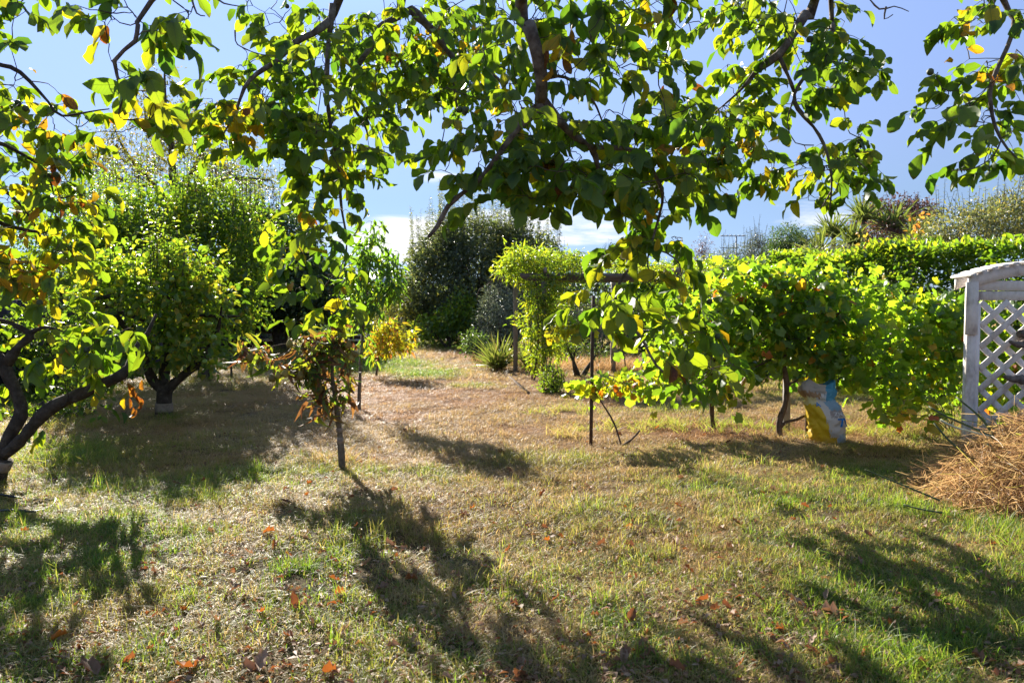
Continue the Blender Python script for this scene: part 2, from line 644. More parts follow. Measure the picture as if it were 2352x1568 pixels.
M_PEACH = leaf_mat('peach_leaf', [(0, (0.04, 0.08, 0.025)), (0.6, (0.075, 0.12, 0.03)), (0.8, (0.20, 0.20, 0.025)), (0.92, (0.40, 0.28, 0.02)), (1, (0.32, 0.10, 0.03))],
                   [(0, (0.10, 0.25, 0.015)), (0.6, (0.24, 0.40, 0.02)), (0.8, (0.50, 0.52, 0.02)), (0.92, (0.78, 0.55, 0.01)), (1, (0.60, 0.15, 0.02))], 0.45, 0.38, 0.45)
M_WITHER = leaf_mat('withered_leaf', [(0, (0.05, 0.085, 0.025)), (0.3, (0.09, 0.12, 0.03)), (0.42, (0.15, 0.085, 0.04)), (0.8, (0.10, 0.05, 0.03)), (1, (0.05, 0.025, 0.02))],
                    [(0, (0.22, 0.36, 0.02)), (0.3, (0.40, 0.42, 0.02)), (0.42, (0.30, 0.14, 0.03)), (0.8, (0.16, 0.06, 0.02)), (1, (0.07, 0.03, 0.01))], 0.4, 0.5, 0.35)
M_VINE = leaf_mat('vine_leaf', [(0, (0.035, 0.070, 0.020)), (0.6, (0.060, 0.100, 0.024)), (0.8, (0.11, 0.14, 0.025)), (0.9, (0.36, 0.22, 0.02)), (1, (0.26, 0.07, 0.02))],
                  [(0, (0.12, 0.26, 0.012)), (0.6, (0.26, 0.40, 0.014)), (0.8, (0.48, 0.52, 0.015)), (0.9, (0.80, 0.46, 0.01)), (1, (0.55, 0.12, 0.01))], 0.48, 0.45, 0.4, tgain=1.7)
M_LAUREL = leaf_mat('laurel_leaf', [(0, (0.030, 0.065, 0.020)), (0.6, (0.055, 0.105, 0.022)), (1, (0.13, 0.17, 0.03))],
                    [(0, (0.10, 0.24, 0.012)), (0.6, (0.26, 0.42, 0.014)), (1, (0.55, 0.60, 0.02))], 0.42, 0.28, 0.6)
M_JASMINE = leaf_mat('climber_leaf', [(0, (0.045, 0.085, 0.020)), (0.6, (0.085, 0.13, 0.026)), (1, (0.25, 0.22, 0.03))],
                     [(0, (0.17, 0.30, 0.015)), (0.6, (0.36, 0.48, 0.018)), (1, (0.70, 0.58, 0.02))], 0.48, 0.4, 0.4)
M_SHRUBLEAF = leaf_mat('shrub_leaf', [(0, (0.06, 0.075, 0.04)), (0.6, (0.13, 0.14, 0.07)), (1, (0.30, 0.24, 0.06))], [(0, (0.14, 0.17, 0.04)), (0.6, (0.27, 0.29, 0.07)), (1, (0.55, 0.42, 0.06))], 0.38, 0.42, 0.4)
M_PLUM = leaf_mat('plum_leaf', [(0, (0.045, 0.025, 0.028)), (1, (0.11, 0.055, 0.05))], [(0, (0.10, 0.05, 0.03)), (1, (0.22, 0.10, 0.05))], 0.35)
M_SWORD = leaf_mat('sword_leaf', [(0, (0.06, 0.085, 0.035)), (0.7, (0.13, 0.15, 0.05)), (0.85, (0.20, 0.15, 0.08)), (1, (0.10, 0.05, 0.03))],
                   [(0, (0.10, 0.16, 0.03)), (0.7, (0.36, 0.42, 0.05)), (0.85, (0.40, 0.28, 0.08)), (1, (0.12, 0.05, 0.02))], 0.3, 0.35, 0.5)
M_BRONZE = leaf_mat('bronze_leaf', [(0, (0.16, 0.12, 0.03)), (0.5, (0.32, 0.16, 0.04)), (1, (0.30, 0.09, 0.03))], [(0, (0.40, 0.34, 0.03)), (0.5, (0.65, 0.32, 0.04)), (1, (0.55, 0.15, 0.03))], 0.45)
M_DEAD = leaf_mat('dead_leaf', [(0, (0.28, 0.19, 0.13)), (0.35, (0.14, 0.08, 0.05)), (0.7, (0.17, 0.07, 0.035)), (1, (0.32, 0.11, 0.025))],
                  [(0, (0.35, 0.18, 0.08)), (0.35, (0.20, 0.075, 0.03)), (0.7, (0.36, 0.10, 0.02)), (1, (0.62, 0.18, 0.02))], 0.25, 0.6, 0.25, 0.3)

M_BARK = solid_mat('grey_bark', [(0.25, (0.05, 0.038, 0.03)), (0.45, (0.13, 0.10, 0.085)), (0.62, (0.23, 0.195, 0.17)), (0.78, (0.34, 0.32, 0.29))], 14, 0.9, 0.8, 60)
M_DARKBARK = solid_mat('dark_bark', [(0.3, (0.03, 0.022, 0.017)), (0.55, (0.075, 0.058, 0.046)), (0.75, (0.16, 0.135, 0.11))], 14, 0.9, 0.8, 55)
M_TWIG = solid_mat('twig_bark', [(0.3, (0.04, 0.03, 0.022)), (0.7, (0.11, 0.085, 0.065))], 25, 0.85, 0.2, 80)
M_CANE = solid_mat('cane_bark', [(0.3, (0.07, 0.045, 0.03)), (0.7, (0.20, 0.135, 0.09))], 20, 0.85, 0.5, 70)
M_STEM = solid_mat('young_bark', [(0.3, (0.09, 0.065, 0.042)), (0.7, (0.22, 0.17, 0.12))], 30, 0.8, 0.4, 80)
M_BAND = solid_mat('hessian_band', [(0.3, (0.20, 0.15, 0.11)), (0.7, (0.36, 0.28, 0.22))], 30, 0.95, 0.5, 120)
M_WOOD = solid_mat('weathered_timber', [(0.25, (0.13, 0.10, 0.085)), (0.55, (0.24, 0.195, 0.17)), (0.8, (0.34, 0.29, 0.26))], 5, 0.85, 0.35, 30, (6, 6, 0.7), 0.2, 0.25)
M_BEAM = solid_mat('beam_timber', [(0.25, (0.12, 0.095, 0.085)), (0.55, (0.21, 0.175, 0.155)), (0.8, (0.32, 0.28, 0.26))], 5, 0.85, 0.35, 30, (0.7, 6, 6), 0.2, 0.25)
M_LATTICE = solid_mat('whitewashed_timber', [(0.25, (0.42, 0.365, 0.33)), (0.45, (0.68, 0.62, 0.58)), (0.7, (0.80, 0.745, 0.71))], 7, 0.8, 0.3, 50, (2, 2, 1), 0.25, 0.2)
M_FENCE = solid_mat('dark_fence_board', [(0.3, (0.035, 0.030, 0.042)), (0.7, (0.095, 0.085, 0.105))], 4, 0.85, 0.3, 30, (6, 6, 0.6), 0.2, 0.5)
M_FENCEGREY = solid_mat('grey_fence_board', [(0.3, (0.10, 0.085, 0.085)), (0.7, (0.20, 0.175, 0.17))], 4, 0.9, 0.3, 30, (6, 6, 0.6), 0.2, 0.5)
M_IRON = solid_mat('rusty_metal', [(0.3, (0.05, 0.032, 0.025)), (0.7, (0.12, 0.075, 0.055))], 30, 0.7, 0.3, 90)
M_CONC = solid_mat('grey_concrete', [(0.3, (0.28, 0.26, 0.25)), (0.7, (0.40, 0.38, 0.37))], 12, 0.9, 0.3, 60)
M_STRAP = solid_mat('pale_plastic', [(0.3, (0.5, 0.48, 0.45)), (0.7, (0.62, 0.6, 0.57))], 12, 0.6, 0.0)
M_HOSE = solid_mat('black_plastic', [(0.3, (0.012, 0.012, 0.014)), (0.7, (0.03, 0.03, 0.034))], 12, 0.45, 0.0, spec=0.4)
M_ROOF = solid_mat('pale_metal_roof', [(0.3, (0.42, 0.43, 0.47)), (0.7, (0.52, 0.53, 0.57))], 3, 0.5, 0.0)
M_HWALL = solid_mat('brown_house_wall', [(0.3, (0.22, 0.14, 0.09)), (0.7, (0.30, 0.20, 0.13))], 3, 0.9, 0.2)
M_GLASS = solid_mat('dark_window_glass', [(0.3, (0.02, 0.025, 0.03)), (0.7, (0.03, 0.035, 0.04))], 2, 0.1, 0.0, spec=0.6)
M_METAL = solid_mat('dull_aluminium', [(0.3, (0.16, 0.16, 0.17)), (0.7, (0.24, 0.24, 0.25))], 10, 0.5, 0.0)
M_WHITE = solid_mat('white_slat_paint', [(0.3, (0.55, 0.54, 0.52)), (0.7, (0.68, 0.67, 0.65))], 10, 0.7, 0.1)
M_GREENSTALK = solid_mat('green_stalk', [(0.3, (0.05, 0.07, 0.03)), (0.7, (0.11, 0.13, 0.06))], 18, 0.6, 0.2, 60)
M_PALESTALK = solid_mat('pale_stalk', [(0.3, (0.36, 0.36, 0.24)), (0.7, (0.50, 0.50, 0.36))], 18, 0.6, 0.2, 60)
M_APPLEFRUIT = solid_mat('apple_skin', [(0.3, (0.13, 0.20, 0.03)), (0.7, (0.26, 0.32, 0.05))], 12, 0.35, 0.0, spec=0.5, objvar=0.4)
M_PEAR = solid_mat('pear_skin', [(0.3, (0.14, 0.10, 0.03)), (0.7, (0.30, 0.23, 0.06))], 22, 0.5, 0.1, 90, objvar=0.5)
M_NUT = solid_mat('walnut_husk', [(0.3, (0.05, 0.065, 0.035)), (0.7, (0.11, 0.13, 0.07))], 25, 0.6, 0.2, 90, objvar=0.3)
M_STONE = solid_mat('pale_stone', [(0.3, (0.42, 0.40, 0.36)), (0.7, (0.58, 0.56, 0.52))], 9, 0.9, 0.2)


def grass_mat(name, attr_type='INSTANCER'):
    m, k = new_mat(name)
    out = k.n('ShaderNodeOutputMaterial')
    d = k.n('ShaderNodeAttribute', attribute_name='dry', attribute_type=attr_type)
    rd = k.n('ShaderNodeAttribute', attribute_name='red', attribute_type=attr_type)
    a = k.n('ShaderNodeAttribute', attribute_name='tone')
    v = k.math('ADD', d.outputs['Fac'], k.math('MULTIPLY', k.math('SUBTRACT', a.outputs['Fac'], 0.5), 0.85), clamp=True)
    c1 = k.ramp(v, [(0, (0.055, 0.10, 0.022)), (0.35, (0.12, 0.17, 0.038)), (0.52, (0.26, 0.225, 0.065)), (0.7, (0.37, 0.27, 0.11)), (1, (0.45, 0.325, 0.165))])
    c2 = k.ramp(v, [(0, (0.20, 0.36, 0.02)), (0.35, (0.40, 0.50, 0.04)), (0.52, (0.56, 0.50, 0.09)), (0.7, (0.57, 0.40, 0.14)), (1, (0.60, 0.42, 0.19))])
    c1 = k.mix(k.math('MULTIPLY', rd.outputs['Fac'], 0.75), c1, (0.34, 0.165, 0.075))
    c2 = k.mix(k.math('MULTIPLY', rd.outputs['Fac'], 0.75), c2, (0.48, 0.245, 0.11))
    bs = k.n('ShaderNodeBsdfPrincipled')
    k.l(c1, bs.inputs['Base Color'])
    bs.inputs['Roughness'].default_value = 0.5
    bs.inputs['Specular IOR Level'].default_value = 0.3
    tr = k.n('ShaderNodeBsdfTranslucent')
    k.l(c2, tr.inputs['Color'])
    mx = k.n('ShaderNodeMixShader')
    mx.inputs[0].default_value = 0.5
    k.l(bs.outputs[0], mx.inputs[1])
    k.l(tr.outputs[0], mx.inputs[2])
    k.l(mx.outputs[0], out.inputs[0])
    return m


M_GRASS = grass_mat('grass_blade')
M_GRASSG = grass_mat('grass_blade_plain', 'GEOMETRY')


def ground_mat():
    m, k = new_mat('lawn_ground')
    out = k.n('ShaderNodeOutputMaterial')
    geo = k.n('ShaderNodeNewGeometry')
    d = k.n('ShaderNodeAttribute', attribute_name='dry')
    rd = k.n('ShaderNodeAttribute', attribute_name='red')
    n1 = k.noise(geo.outputs['Position'], 45, 6, 0.7)
    n2 = k.noise(geo.outputs['Position'], 6, 5, 0.6)
    v = k.math('ADD', d.outputs['Fac'], k.math('MULTIPLY', k.math('SUBTRACT', n2, 0.5), 0.5), clamp=True)
    c = k.ramp(v, [(0, (0.045, 0.045, 0.018)), (0.45, (0.11, 0.085, 0.04)), (0.75, (0.20, 0.145, 0.085)), (1, (0.28, 0.20, 0.125))])
    c = k.mix(k.math('MULTIPLY', rd.outputs['Fac'], 0.8), c, (0.26, 0.14, 0.07))
    c = k.mix(k.math('MULTIPLY', n1, 0.9), c, k.mix(1.0, c, (0.35, 0.33, 0.3), 'MULTIPLY'))
    bs = k.n('ShaderNodeBsdfPrincipled')
    k.l(c, bs.inputs['Base Color'])
    bs.inputs['Roughness'].default_value = 0.95
    bs.inputs['Specular IOR Level'].default_value = 0.1
    bp = k.n('ShaderNodeBump')
    bp.inputs['Strength'].default_value = 0.8
    bp.inputs['Distance'].default_value = 0.03
    k.l(n1, bp.inputs['Height'])
    k.l(bp.outputs[0], bs.inputs['Normal'])
    k.l(bs.outputs[0], out.inputs[0])
    return m


# ------------------------------------------------------------------ ground


def gauss(x, y, px, py, rx, ry):
    c = G(px, py)
    return np.exp(-(((x - c[0]) / rx) ** 2 + ((y - c[1]) / ry) ** 2))


def dryness(x, y):
    d = 0.585 + 0.62 * (vnoise(x, y, 0.55, 21) - 0.5) + 0.50 * (vnoise(x, y, 1.9, 22) - 0.5) + 0.45 * (vnoise(x, y, 5, 23) - 0.5)
    d += 0.55 * gauss(x, y, 1000, 930, 1.9, 3.2) + 0.5 * gauss(x, y, 1100, 830, 2.0, 3.5) + 0.55 * gauss(x, y, 1030, 800, 1.6, 6)
    d += 0.22 * gauss(x, y, 1180, 1130, 1.3, 0.9) + 0.25 * gauss(x, y, 1300, 1480, 0.6, 0.4)
    d += 0.25 * gauss(x, y, 1500, 1000, 2.2, 0.7) + 0.3 * gauss(x, y, 1700, 960, 2.0, 0.5)
    d -= 1.1 * gauss(x, y, 880, 838, 1.5, 1.6) + 0.85 * gauss(x, y, 985, 862, 1.0, 1.2) + 0.7 * gauss(x, y, 1080, 888, .8, .5) + 1.0 * gauss(x, y, 1030, 796, 2.2, 2.2)
    d -= 0.40 * gauss(x, y, 2200, 1430, 0.9, 0.8) + 0.25 * gauss(x, y, 1850, 1120, 1.5, 0.9) + 0.25 * gauss(x, y, 350, 1150, 2.0, 1.4)
    d -= 0.2 * gauss(x, y, 100, 1350, 1.0, 1.0)
    return np.clip(d, 0, .88)


def redness(x, y):
    r = 0.95 * gauss(x, y, 1040, 900, 2.3, 3.2) + 1.1 * gauss(x, y, 1150, 800, 2.4, 7) + 0.6 * gauss(x, y, 820, 890, 1.5, 2.0)
    r += 0.45 * gauss(x, y, 1180, 1090, 1.4, 1.2) + .35 * np.clip(vnoise(x, y, 1.6, 33) * 2 - 1.15, 0, 1) * 2 + 0.7 * gauss(x, y, 1900, 985, 3, 0.6) + .5 * gauss(x, y, 1500, 985, 2, .7)
    r -= 1.6 * gauss(x, y, 880, 838, 1.5, 1.6) + 1.2 * gauss(x, y, 985, 862, 1.0, 1.2) + .9 * gauss(x, y, 1080, 888, .8, .5) + 1.5 * gauss(x, y, 1030, 796, 2.2, 2.2)
    return np.clip(r * (0.55 + 0.9 * vnoise(x, y, 1.3, 31)), 0, 1)


def make_ground():
    near_x = np.arange(-14, 14.01, 0.16)
    far = np.array([15, 17, 20, 25, 32, 42, 60, 90, 150, 260, 500, 900])
    xs = np.concatenate((-far[::-1], near_x, far))
    ys = np.concatenate(([-900, -300, -80, -30, -12, -6, -3, 0], np.arange(1.0, 26, 0.16), [27, 28, 30, 33, 37, 42, 50, 70, 110, 200, 400, 900]))
    X, Y = np.meshgrid(xs, ys)
    x, y = X.ravel(), Y.ravel()
    V = np.stack((x, y, gz(x, y)), 1)
    nx, ny = len(xs), len(ys)
    i = (np.arange(ny - 1)[:, None] * nx + np.arange(nx - 1)[None]).ravel()
    Q = np.stack((i, i + 1, i + 1 + nx, i + nx), 1)
    me = raw_mesh('lawn', V, [Q], ground_mat(), {'dry': dryness(x, y), 'red': redness(x, y)})
    o = link('lawn', me, None, kind='structure', label='rough lawn of patchy green and dry grass')
    return o


make_ground()


def blade_mesh(name, n, rad, hmin, hmax, width, lean, lying=False, seed=0):
    g = np.random.default_rng(seed)
    V, Q, T, tn = [], [], [], []
    for b in range(n):
        a, r = g.uniform(0, 6.283), rad * math.sqrt(g.uniform(0, 1))
        p = np.array((r * math.cos(a), r * math.sin(a), -0.004))
        az = g.uniform(0, 6.283)
        d = np.array((math.cos(az), math.sin(az), 0))
        s = np.array((-d[1], d[0], 0))
        tw = g.uniform(-0.6, 0.6)
        s = s * math.cos(tw) + np.array((0, 0, 1)) * math.sin(tw) * 0.5
        h = g.uniform(hmin, hmax)
        w = width * g.uniform(0.6, 1.25)
        ln = lean * g.uniform(0.2, 1.5)
        base = len(V)
        for i, t in enumerate((0, 0.35, 0.7, 1.0)):
            if lying:
                q = p + d * h * t + np.array((0, 0, 0.006 + 0.03 * math.sin(t * 3.0) * (ln + 0.2)))
            else:
                q = p + np.array((0, 0, h * (t - 0.35 * ln * t * t))) + d * h * ln * t * t
            if i < 3:
                ww = w * (1, 0.9, 0.6)[i] / 2
                V += [q - s * ww, q + s * ww]
            else:
                V.append(q)
        Q += [(base, base + 1, base + 3, base + 2), (base + 2, base + 3, base + 5, base + 4)]
        T.append((base + 4, base + 5, base + 6))
        tn += [float(np.clip(g.normal(0.5, 0.33), 0, 1))] * 7
    return raw_mesh(name, np.array(V), [np.array(Q), np.array(T)], M_GRASS, {'tone': np.array(tn)})


def scatter_group(coll):
    ng = bpy.data.node_groups.new('grass_scatter', 'GeometryNodeTree')
    ng.interface.new_socket('Geometry', in_out='INPUT', socket_type='NodeSocketGeometry')
    ng.interface.new_socket('Geometry', in_out='OUTPUT', socket_type='NodeSocketGeometry')
    N = ng.nodes
    gi, go = N.new('NodeGroupInput'), N.new('NodeGroupOutput')
    m2p = N.new('GeometryNodeMeshToPoints')
    ci = N.new('GeometryNodeCollectionInfo')
    ci.inputs['Collection'].default_value = coll
    ci.inputs['Separate Children'].default_value = True
    ci.inputs['Reset Children'].default_value = True
    iop = N.new('GeometryNodeInstanceOnPoints')
    iop.inputs['Pick Instance'].default_value = True

    def attr(nm, typ):
        a = N.new('GeometryNodeInputNamedAttribute')
        a.data_type = typ
        a.inputs['Name'].default_value = nm
        return a.outputs[0]
    ng.links.new(gi.outputs[0], m2p.inputs['Mesh'])
    ng.links.new(m2p.outputs[0], iop.inputs['Points'])
    ng.links.new(ci.outputs[0], iop.inputs['Instance'])
    ng.links.new(attr('idx', 'INT'), iop.inputs['Instance Index'])
    ng.links.new(attr('rot', 'FLOAT_VECTOR'), iop.inputs['Rotation'])
    ng.links.new(attr('scl', 'FLOAT_VECTOR'), iop.inputs['Scale'])
    ng.links.new(iop.outputs[0], go.inputs[0])
    return ng


def make_grass():
    coll = bpy.data.collections.new('grass_tufts')
    specs = []
    for s in range(5):
        specs.append(('a%02d' % s, 26, 0.085, 0.025, 0.085, 0.0052, 1.2, False))
    for s in range(4):
        specs.append(('b%02d' % s, 30, 0.10, 0.04, 0.12, 0.0036, 0.8, True))
    for s in range(3):
        specs.append(('c%02d' % s, 22, 0.06, 0.06, 0.16, 0.0048, 1.1, False))
    for i, (nm, n, r, h0, h1, w, ln, ly) in enumerate(specs):
        me = blade_mesh('grass_tuft', n, r, h0, h1, w, ln, ly, 100 + i)
        o = bpy.data.objects.new('grass_tuft_' + nm, me)
        coll.objects.link(o)
    ng = scatter_group(coll)
    pts = []
    # (near, far, density per m2, scale)
    for (y0, y1, den, sc) in ((2.6, 5.0, 480, 0.85), (5.0, 8.0, 340, 0.95), (8.0, 13, 180, 1.15), (13, 20, 80, 1.5), (20, 34, 30, 2.0)):
        wmax = 0.70 * y1 + 1.2
        n = int(den * (y1 - y0) * 2 * wmax)
        x, y = rng.uniform(-wmax, wmax, n), rng.uniform(y0, y1, n)
        k = np.abs(x) < 0.70 * y + 1.2
        x, y = x[k], y[k]
        # bald spots
        k = (vnoise(x, y, 1.1, 41) * 0.4 + vnoise(x, y, 5.0, 42) * 0.6 + rng.uniform(-.2, .2, len(x))) > 0.27
        pts.append(np.stack((x[k], y[k], np.full(k.sum(), sc)), 1))
    A = np.concatenate(pts)
    x, y, sc = A.T
    dry, red = dryness(x, y), redness(x, y)
    n = len(x)
    u = rng.uniform(0, 1, n)
    lush = np.clip(1 - dry * 1.3 + 0.25 * (vnoise(x, y, 1.3, 51) - .5), 0, 1)
    idx = np.where(u < 0.25 + 0.5 * dry, rng.integers(5, 9, n), rng.integers(0, 5, n))
    tall = rng.uniform(0, 1, n) < 0.02 + 0.13 * lush * (vnoise(x, y, 0.9, 52) > 0.5)
    idx = np.where(tall, rng.integers(9, 12, n), idx)
    dry2 = np.clip(dry + np.where(idx >= 9, -0.22, 0) + np.where((idx >= 5) & (idx < 9), 0.22, 0.0) + rng.normal(0, 0.09, n), 0, 1)
    hs = sc * rng.uniform(0.7, 1.3, n) * (0.75 + 0.5 * lush) * (0.6 + 0.8 * vnoise(x, y, 4.0, 53))
    hs = np.where(red > 0.5, hs * 0.7, hs)
    # dry stalk zones
    me = bpy.data.meshes.new('lawn_grass')
    me.vertices.add(n)
    me.vertices.foreach_set('co', np.stack((x, y, gz(x, y)), 1).astype(np.float32).ravel())

    def at_(nm, typ, key, v):
        a = me.attributes.new(nm, typ, 'POINT')
        a.data.foreach_set(key, v)
    at_('idx', 'INT', 'value', idx.astype(np.int32))
    at_('rot', 'FLOAT_VECTOR', 'vector', np.stack((rng.normal(0, .12, n), rng.normal(0, .12, n), rng.uniform(0, 6.28, n)), 1).astype(np.float32).ravel())
    at_('scl', 'FLOAT_VECTOR', 'vector', np.stack((sc, sc, hs), 1).astype(np.float32).ravel())
    at_('dry', 'FLOAT', 'value', dry2.astype(np.float32))
    at_('red', 'FLOAT', 'value', red.astype(np.float32))
    o = link('lawn_grass', me, None, kind='stuff', label='short patchy grass, green and straw coloured')
    md = o.modifiers.new('scatter', 'NODES')
    md.node_group = ng
    return o


make_grass()

# ------------------------------------------------------------------ plants: shared machinery


class Skel:
    """limb paths of one tree; collects nodes that twigs can grow from"""
    def __init__(self, root, mat):
        self.root, self.mat = root, mat
        self.nodes = []

    def limb(self, pts, radii, name='branch', sides=8, amp=0.006, hidden=False, step=0.07, mat=None):
        P, R = spline(pts, radii, step)
        P = wobble(P, amp, len(self.nodes) + int(abs(P[0, 0]) * 100))
        g = np.random.default_rng(len(self.nodes) + 5)
        R = R * (1 + 0.10 * g.normal(size=len(R)))
        if not hidden:
            MB().tube(P, R, sides).build(name, mat or self.mat, self.root)
        self.nodes.append(P[1:])
        return P

    def twigs(self, targets, mat=None, r0=0.006, r1=0.0025, sag=0.15, maxlen=2.5, name='twigs', gnarl=0.02):
        """grow thin wood from the nearest existing node to every target"""
        targets = np.asarray(targets, float)
        nodes = np.concatenate(self.nodes)
        d = np.array([np.min(np.linalg.norm(nodes - t, axis=1)) for t in targets])
        order = np.argsort(d)
        mb = MB()
        dirs = np.zeros_like(targets)
        buf = np.zeros((len(nodes) + len(targets) * 6, 3))
        buf[:len(nodes)] = nodes
        n = len(nodes)
        for i in order:
            t = targets[i]
            j = np.argmin(np.sum((buf[:n] - t) ** 2, 1))
            a = buf[j]
            L = np.linalg.norm(t - a)
            if L > maxlen:
                dirs[i] = norm(t - a)
                continue
            mid = (a + t) / 2 + np.array((0, 0, sag * L)) + rng.normal(0, gnarl + 0.08 * L, 3)
            tt = np.linspace(0, 1, 5)[:, None]
            P = a * (1 - tt) ** 2 + 2 * mid * tt * (1 - tt) + t * tt ** 2
            P[1:-1] += rng.normal(0, gnarl * 0.3, (3, 3))
            rr = r1 + (r0 - r1) * np.linspace(1, 0, 5) * min(1.0, 0.35 + L)
            mb.tube(P, rr, 4, False)
            dirs[i] = norm(P[-1] - P[-2])
            buf[n:n + 4] = P[1:]
            n += 4
        if mb.n:
            mb.build(name, mat or M_TWIG, self.root, kind='stuff')
        return dirs


def blob_points(blobs, n, shell=0.35):
    """n points in a list of world ellipsoids (cx,cy,cz,rx,ry,rz), nearer their outside"""
    B = np.array(blobs, float)
    vol = (B[:, 3] * B[:, 4] * B[:, 5]) ** 0.75
    k = rng.choice(len(B), n, p=vol / vol.sum())
    d = rand_unit(n)
    r = np.maximum(rng.uniform(0, 1, n) ** (1 / 3), shell + (1 - shell) * rng.uniform(0, 1, n) ** 0.6)
    # lumpy outline
    lump = 0.82 + 0.36 * vnoise(d[:, 0] * 2 + k * 3.1, d[:, 2] * 2 + d[:, 1] * 2, 1.5, 77)
    off = d * (r * lump)[:, None]
    return B[k, :3] + off * B[k, 3:], norm(off * B[k, 3:] + 1e-6), k


def pblobs(lst, Y):
    """picture ellipses (px, py, rx, ry, depth half-size m[, dY]) -> world ellipsoids near distance Y"""
    out = []
    for b in lst:
        px, py, rx, ry, dp = b[:5]
        yy = Y + (b[5] if len(b) > 5 else 0)
        c = at(px, py, yy)
        out.append((*c, rx * yy / F, dp, ry * yy / F))
    return out


def crown(LV, blobs, nclump, per, clump_r, L, aspect, droop=0.3, tone=(0.45, 0.2), outw=0.7, shell=0.35, upn=0.6, Lvar=0.25):
    C, O, _ = blob_points(blobs, nclump, shell)
    n = nclump * per
    c = np.repeat(C, per, 0)
    o = np.repeat(O, per, 0)
    off = rng.normal(0, clump_r, (n, 3))
    P = c + off
    D = norm(o * outw + rand_unit(n) * 0.8 + off / (clump_r + 1e-6) * 0.35 + np.array((0, 0, -droop)))
    N = norm(rand_unit(n) * 0.8 + np.array((0, 0, upn)))
    l = L * np.clip(rng.normal(1, Lvar, n), 0.45, 1.6)
    tn = np.clip(np.repeat(rng.normal(0, tone[1] * 0.6, nclump), per) + rng.normal(tone[0], tone[1], n), 0, 1)
    P[:, 2] = np.maximum(P[:, 2], 0.05)
    LV.add(P, D, N, l, l * aspect, tn)
    return C


def shoots(LV, starts, hts, L, aspect, gap, tone=(0.45, 0.2), lean=0.12, root=None, mat=None, r=0.006):
    """upright whips with leaves all along"""
    mb = MB()
    for s, h in zip(starts, hts):
        e = s + np.array((rng.normal(0, lean) * h, rng.normal(0, lean) * h, h))
        mid = (s + e) / 2 + rng.normal(0, 0.03 * h, 3)
        t = np.linspace(0, 1, 6)[:, None]
        P = s * (1 - t) ** 2 + 2 * mid * t * (1 - t) + e * t ** 2
        mb.tube(P, np.linspace(r, r * 0.35, 6), 4, False)
        n = max(4, int(h / gap))
        tt = np.sort(rng.uniform(0.05, 1, n))[:, None]
        Q = s * (1 - tt) ** 2 + 2 * mid * tt * (1 - tt) + e * tt ** 2
        a = np.arange(n) * 2.4 + rng.uniform(0, 6)
        D = np.stack((np.cos(a), np.sin(a), rng.uniform(-0.2, 0.6, n)), 1)
        l = L * rng.uniform(0.6, 1.15, n) * (1 - 0.35 * tt[:, 0])
        LV.add(Q, D, norm(rand_unit(n) * .5 + np.array((0, 0, 1))), l, l * aspect, np.clip(rng.normal(tone[0], tone[1], n), 0, 1))
    if root is not None and mb.n:
        mb.build('shoots', mat or M_TWIG, root, kind='stuff')


def fruit_mesh(name, r, mat, pear=False):
    V, Q = [], []
    rows = [(0.0, -0.80), (0.55, -0.95), (0.92, -0.55), (1.0, 0.0), (0.85, 0.5), (0.5, 0.85), (0.0, 0.72)]
    if pear:
        rows = [(0.0, -0.9), (0.6, -0.95), (0.98, -0.45), (0.95, 0.1), (0.62, 0.75), (0.38, 1.25), (0.0, 1.5)]
    s = 8
    for (rr, z) in rows:
        for j in range(s):
            a = 6.28318 * j / s
            V.append((rr * r * math.cos(a), rr * r * math.sin(a), z * r))
    for i in range(len(rows) - 1):
        for j in range(s):
            Q.append((i * s + j, i * s + (j + 1) % s, (i + 1) * s + (j + 1) % s, (i + 1) * s + j))
    return raw_mesh(name, V, [np.array(Q)], mat)


def put_fruit(root, me, pts, name, rmin=0.85, rmax=1.15):
    off = world_of(root)
    for p in pts:
        o = link(name, me, root)
        o.location = tuple(np.asarray(p) - off)
        o.rotation_euler = (rng.normal(0, .3), rng.normal(0, .3), rng.uniform(0, 6))
        s = rng.uniform(rmin, rmax)
        o.scale = (s, s, s)


# ------------------------------------------------------------------ walnut trees (foreground)
GAPS = [(495, 85, 45, 70), (970, 335, 32, 100), (1592, 150, 28, 75), (2098, 130, 42, 260), (925, 460, 62, 50), (2105, 330, 45, 90), (110, 105, 40, 25),
        (460, 200, 25, 40), (1430, 520, 30, 25), (900, 560, 100, 60), (1700, 500, 60, 45), (540, 30, 25, 40), (2050, 60, 40, 70), (1240, 640, 120, 60)]


def sprays(blobs, LV, jitter=True):
    """picture ellipses (cx, cy, rx, ry, Y, dY, leaf length, cover[, tone]) -> spray base points and their settings"""
    T, S = [], []
    for b in blobs:
        cx, cy_, rx, ry, Y, dY, L, cov = b[:8]
        L = L * .86
        tone = b[8] if len(b) > 8 else 0.45
        l = L * F / Y
        n = max(1, int(1.55 * cov * math.pi * rx * ry / (2.3 * l * l)))
        for _ in range(n):
            for _try in range(12):
                a, r = random.uniform(0, 6.283), math.sqrt(random.random())
                px, py = cx + rx * r * math.cos(a), cy_ + ry * r * math.sin(a) - 0.35 * l
                if not any(((px - g[0]) / g[2]) ** 2 + ((py - g[1]) / g[3]) ** 2 < 1 for g in GAPS):
                    break
            T.append(at(px, py, Y + 0.16 + random.gauss(0, dY)))
            S.append((L, tone))
    return np.array(T), S


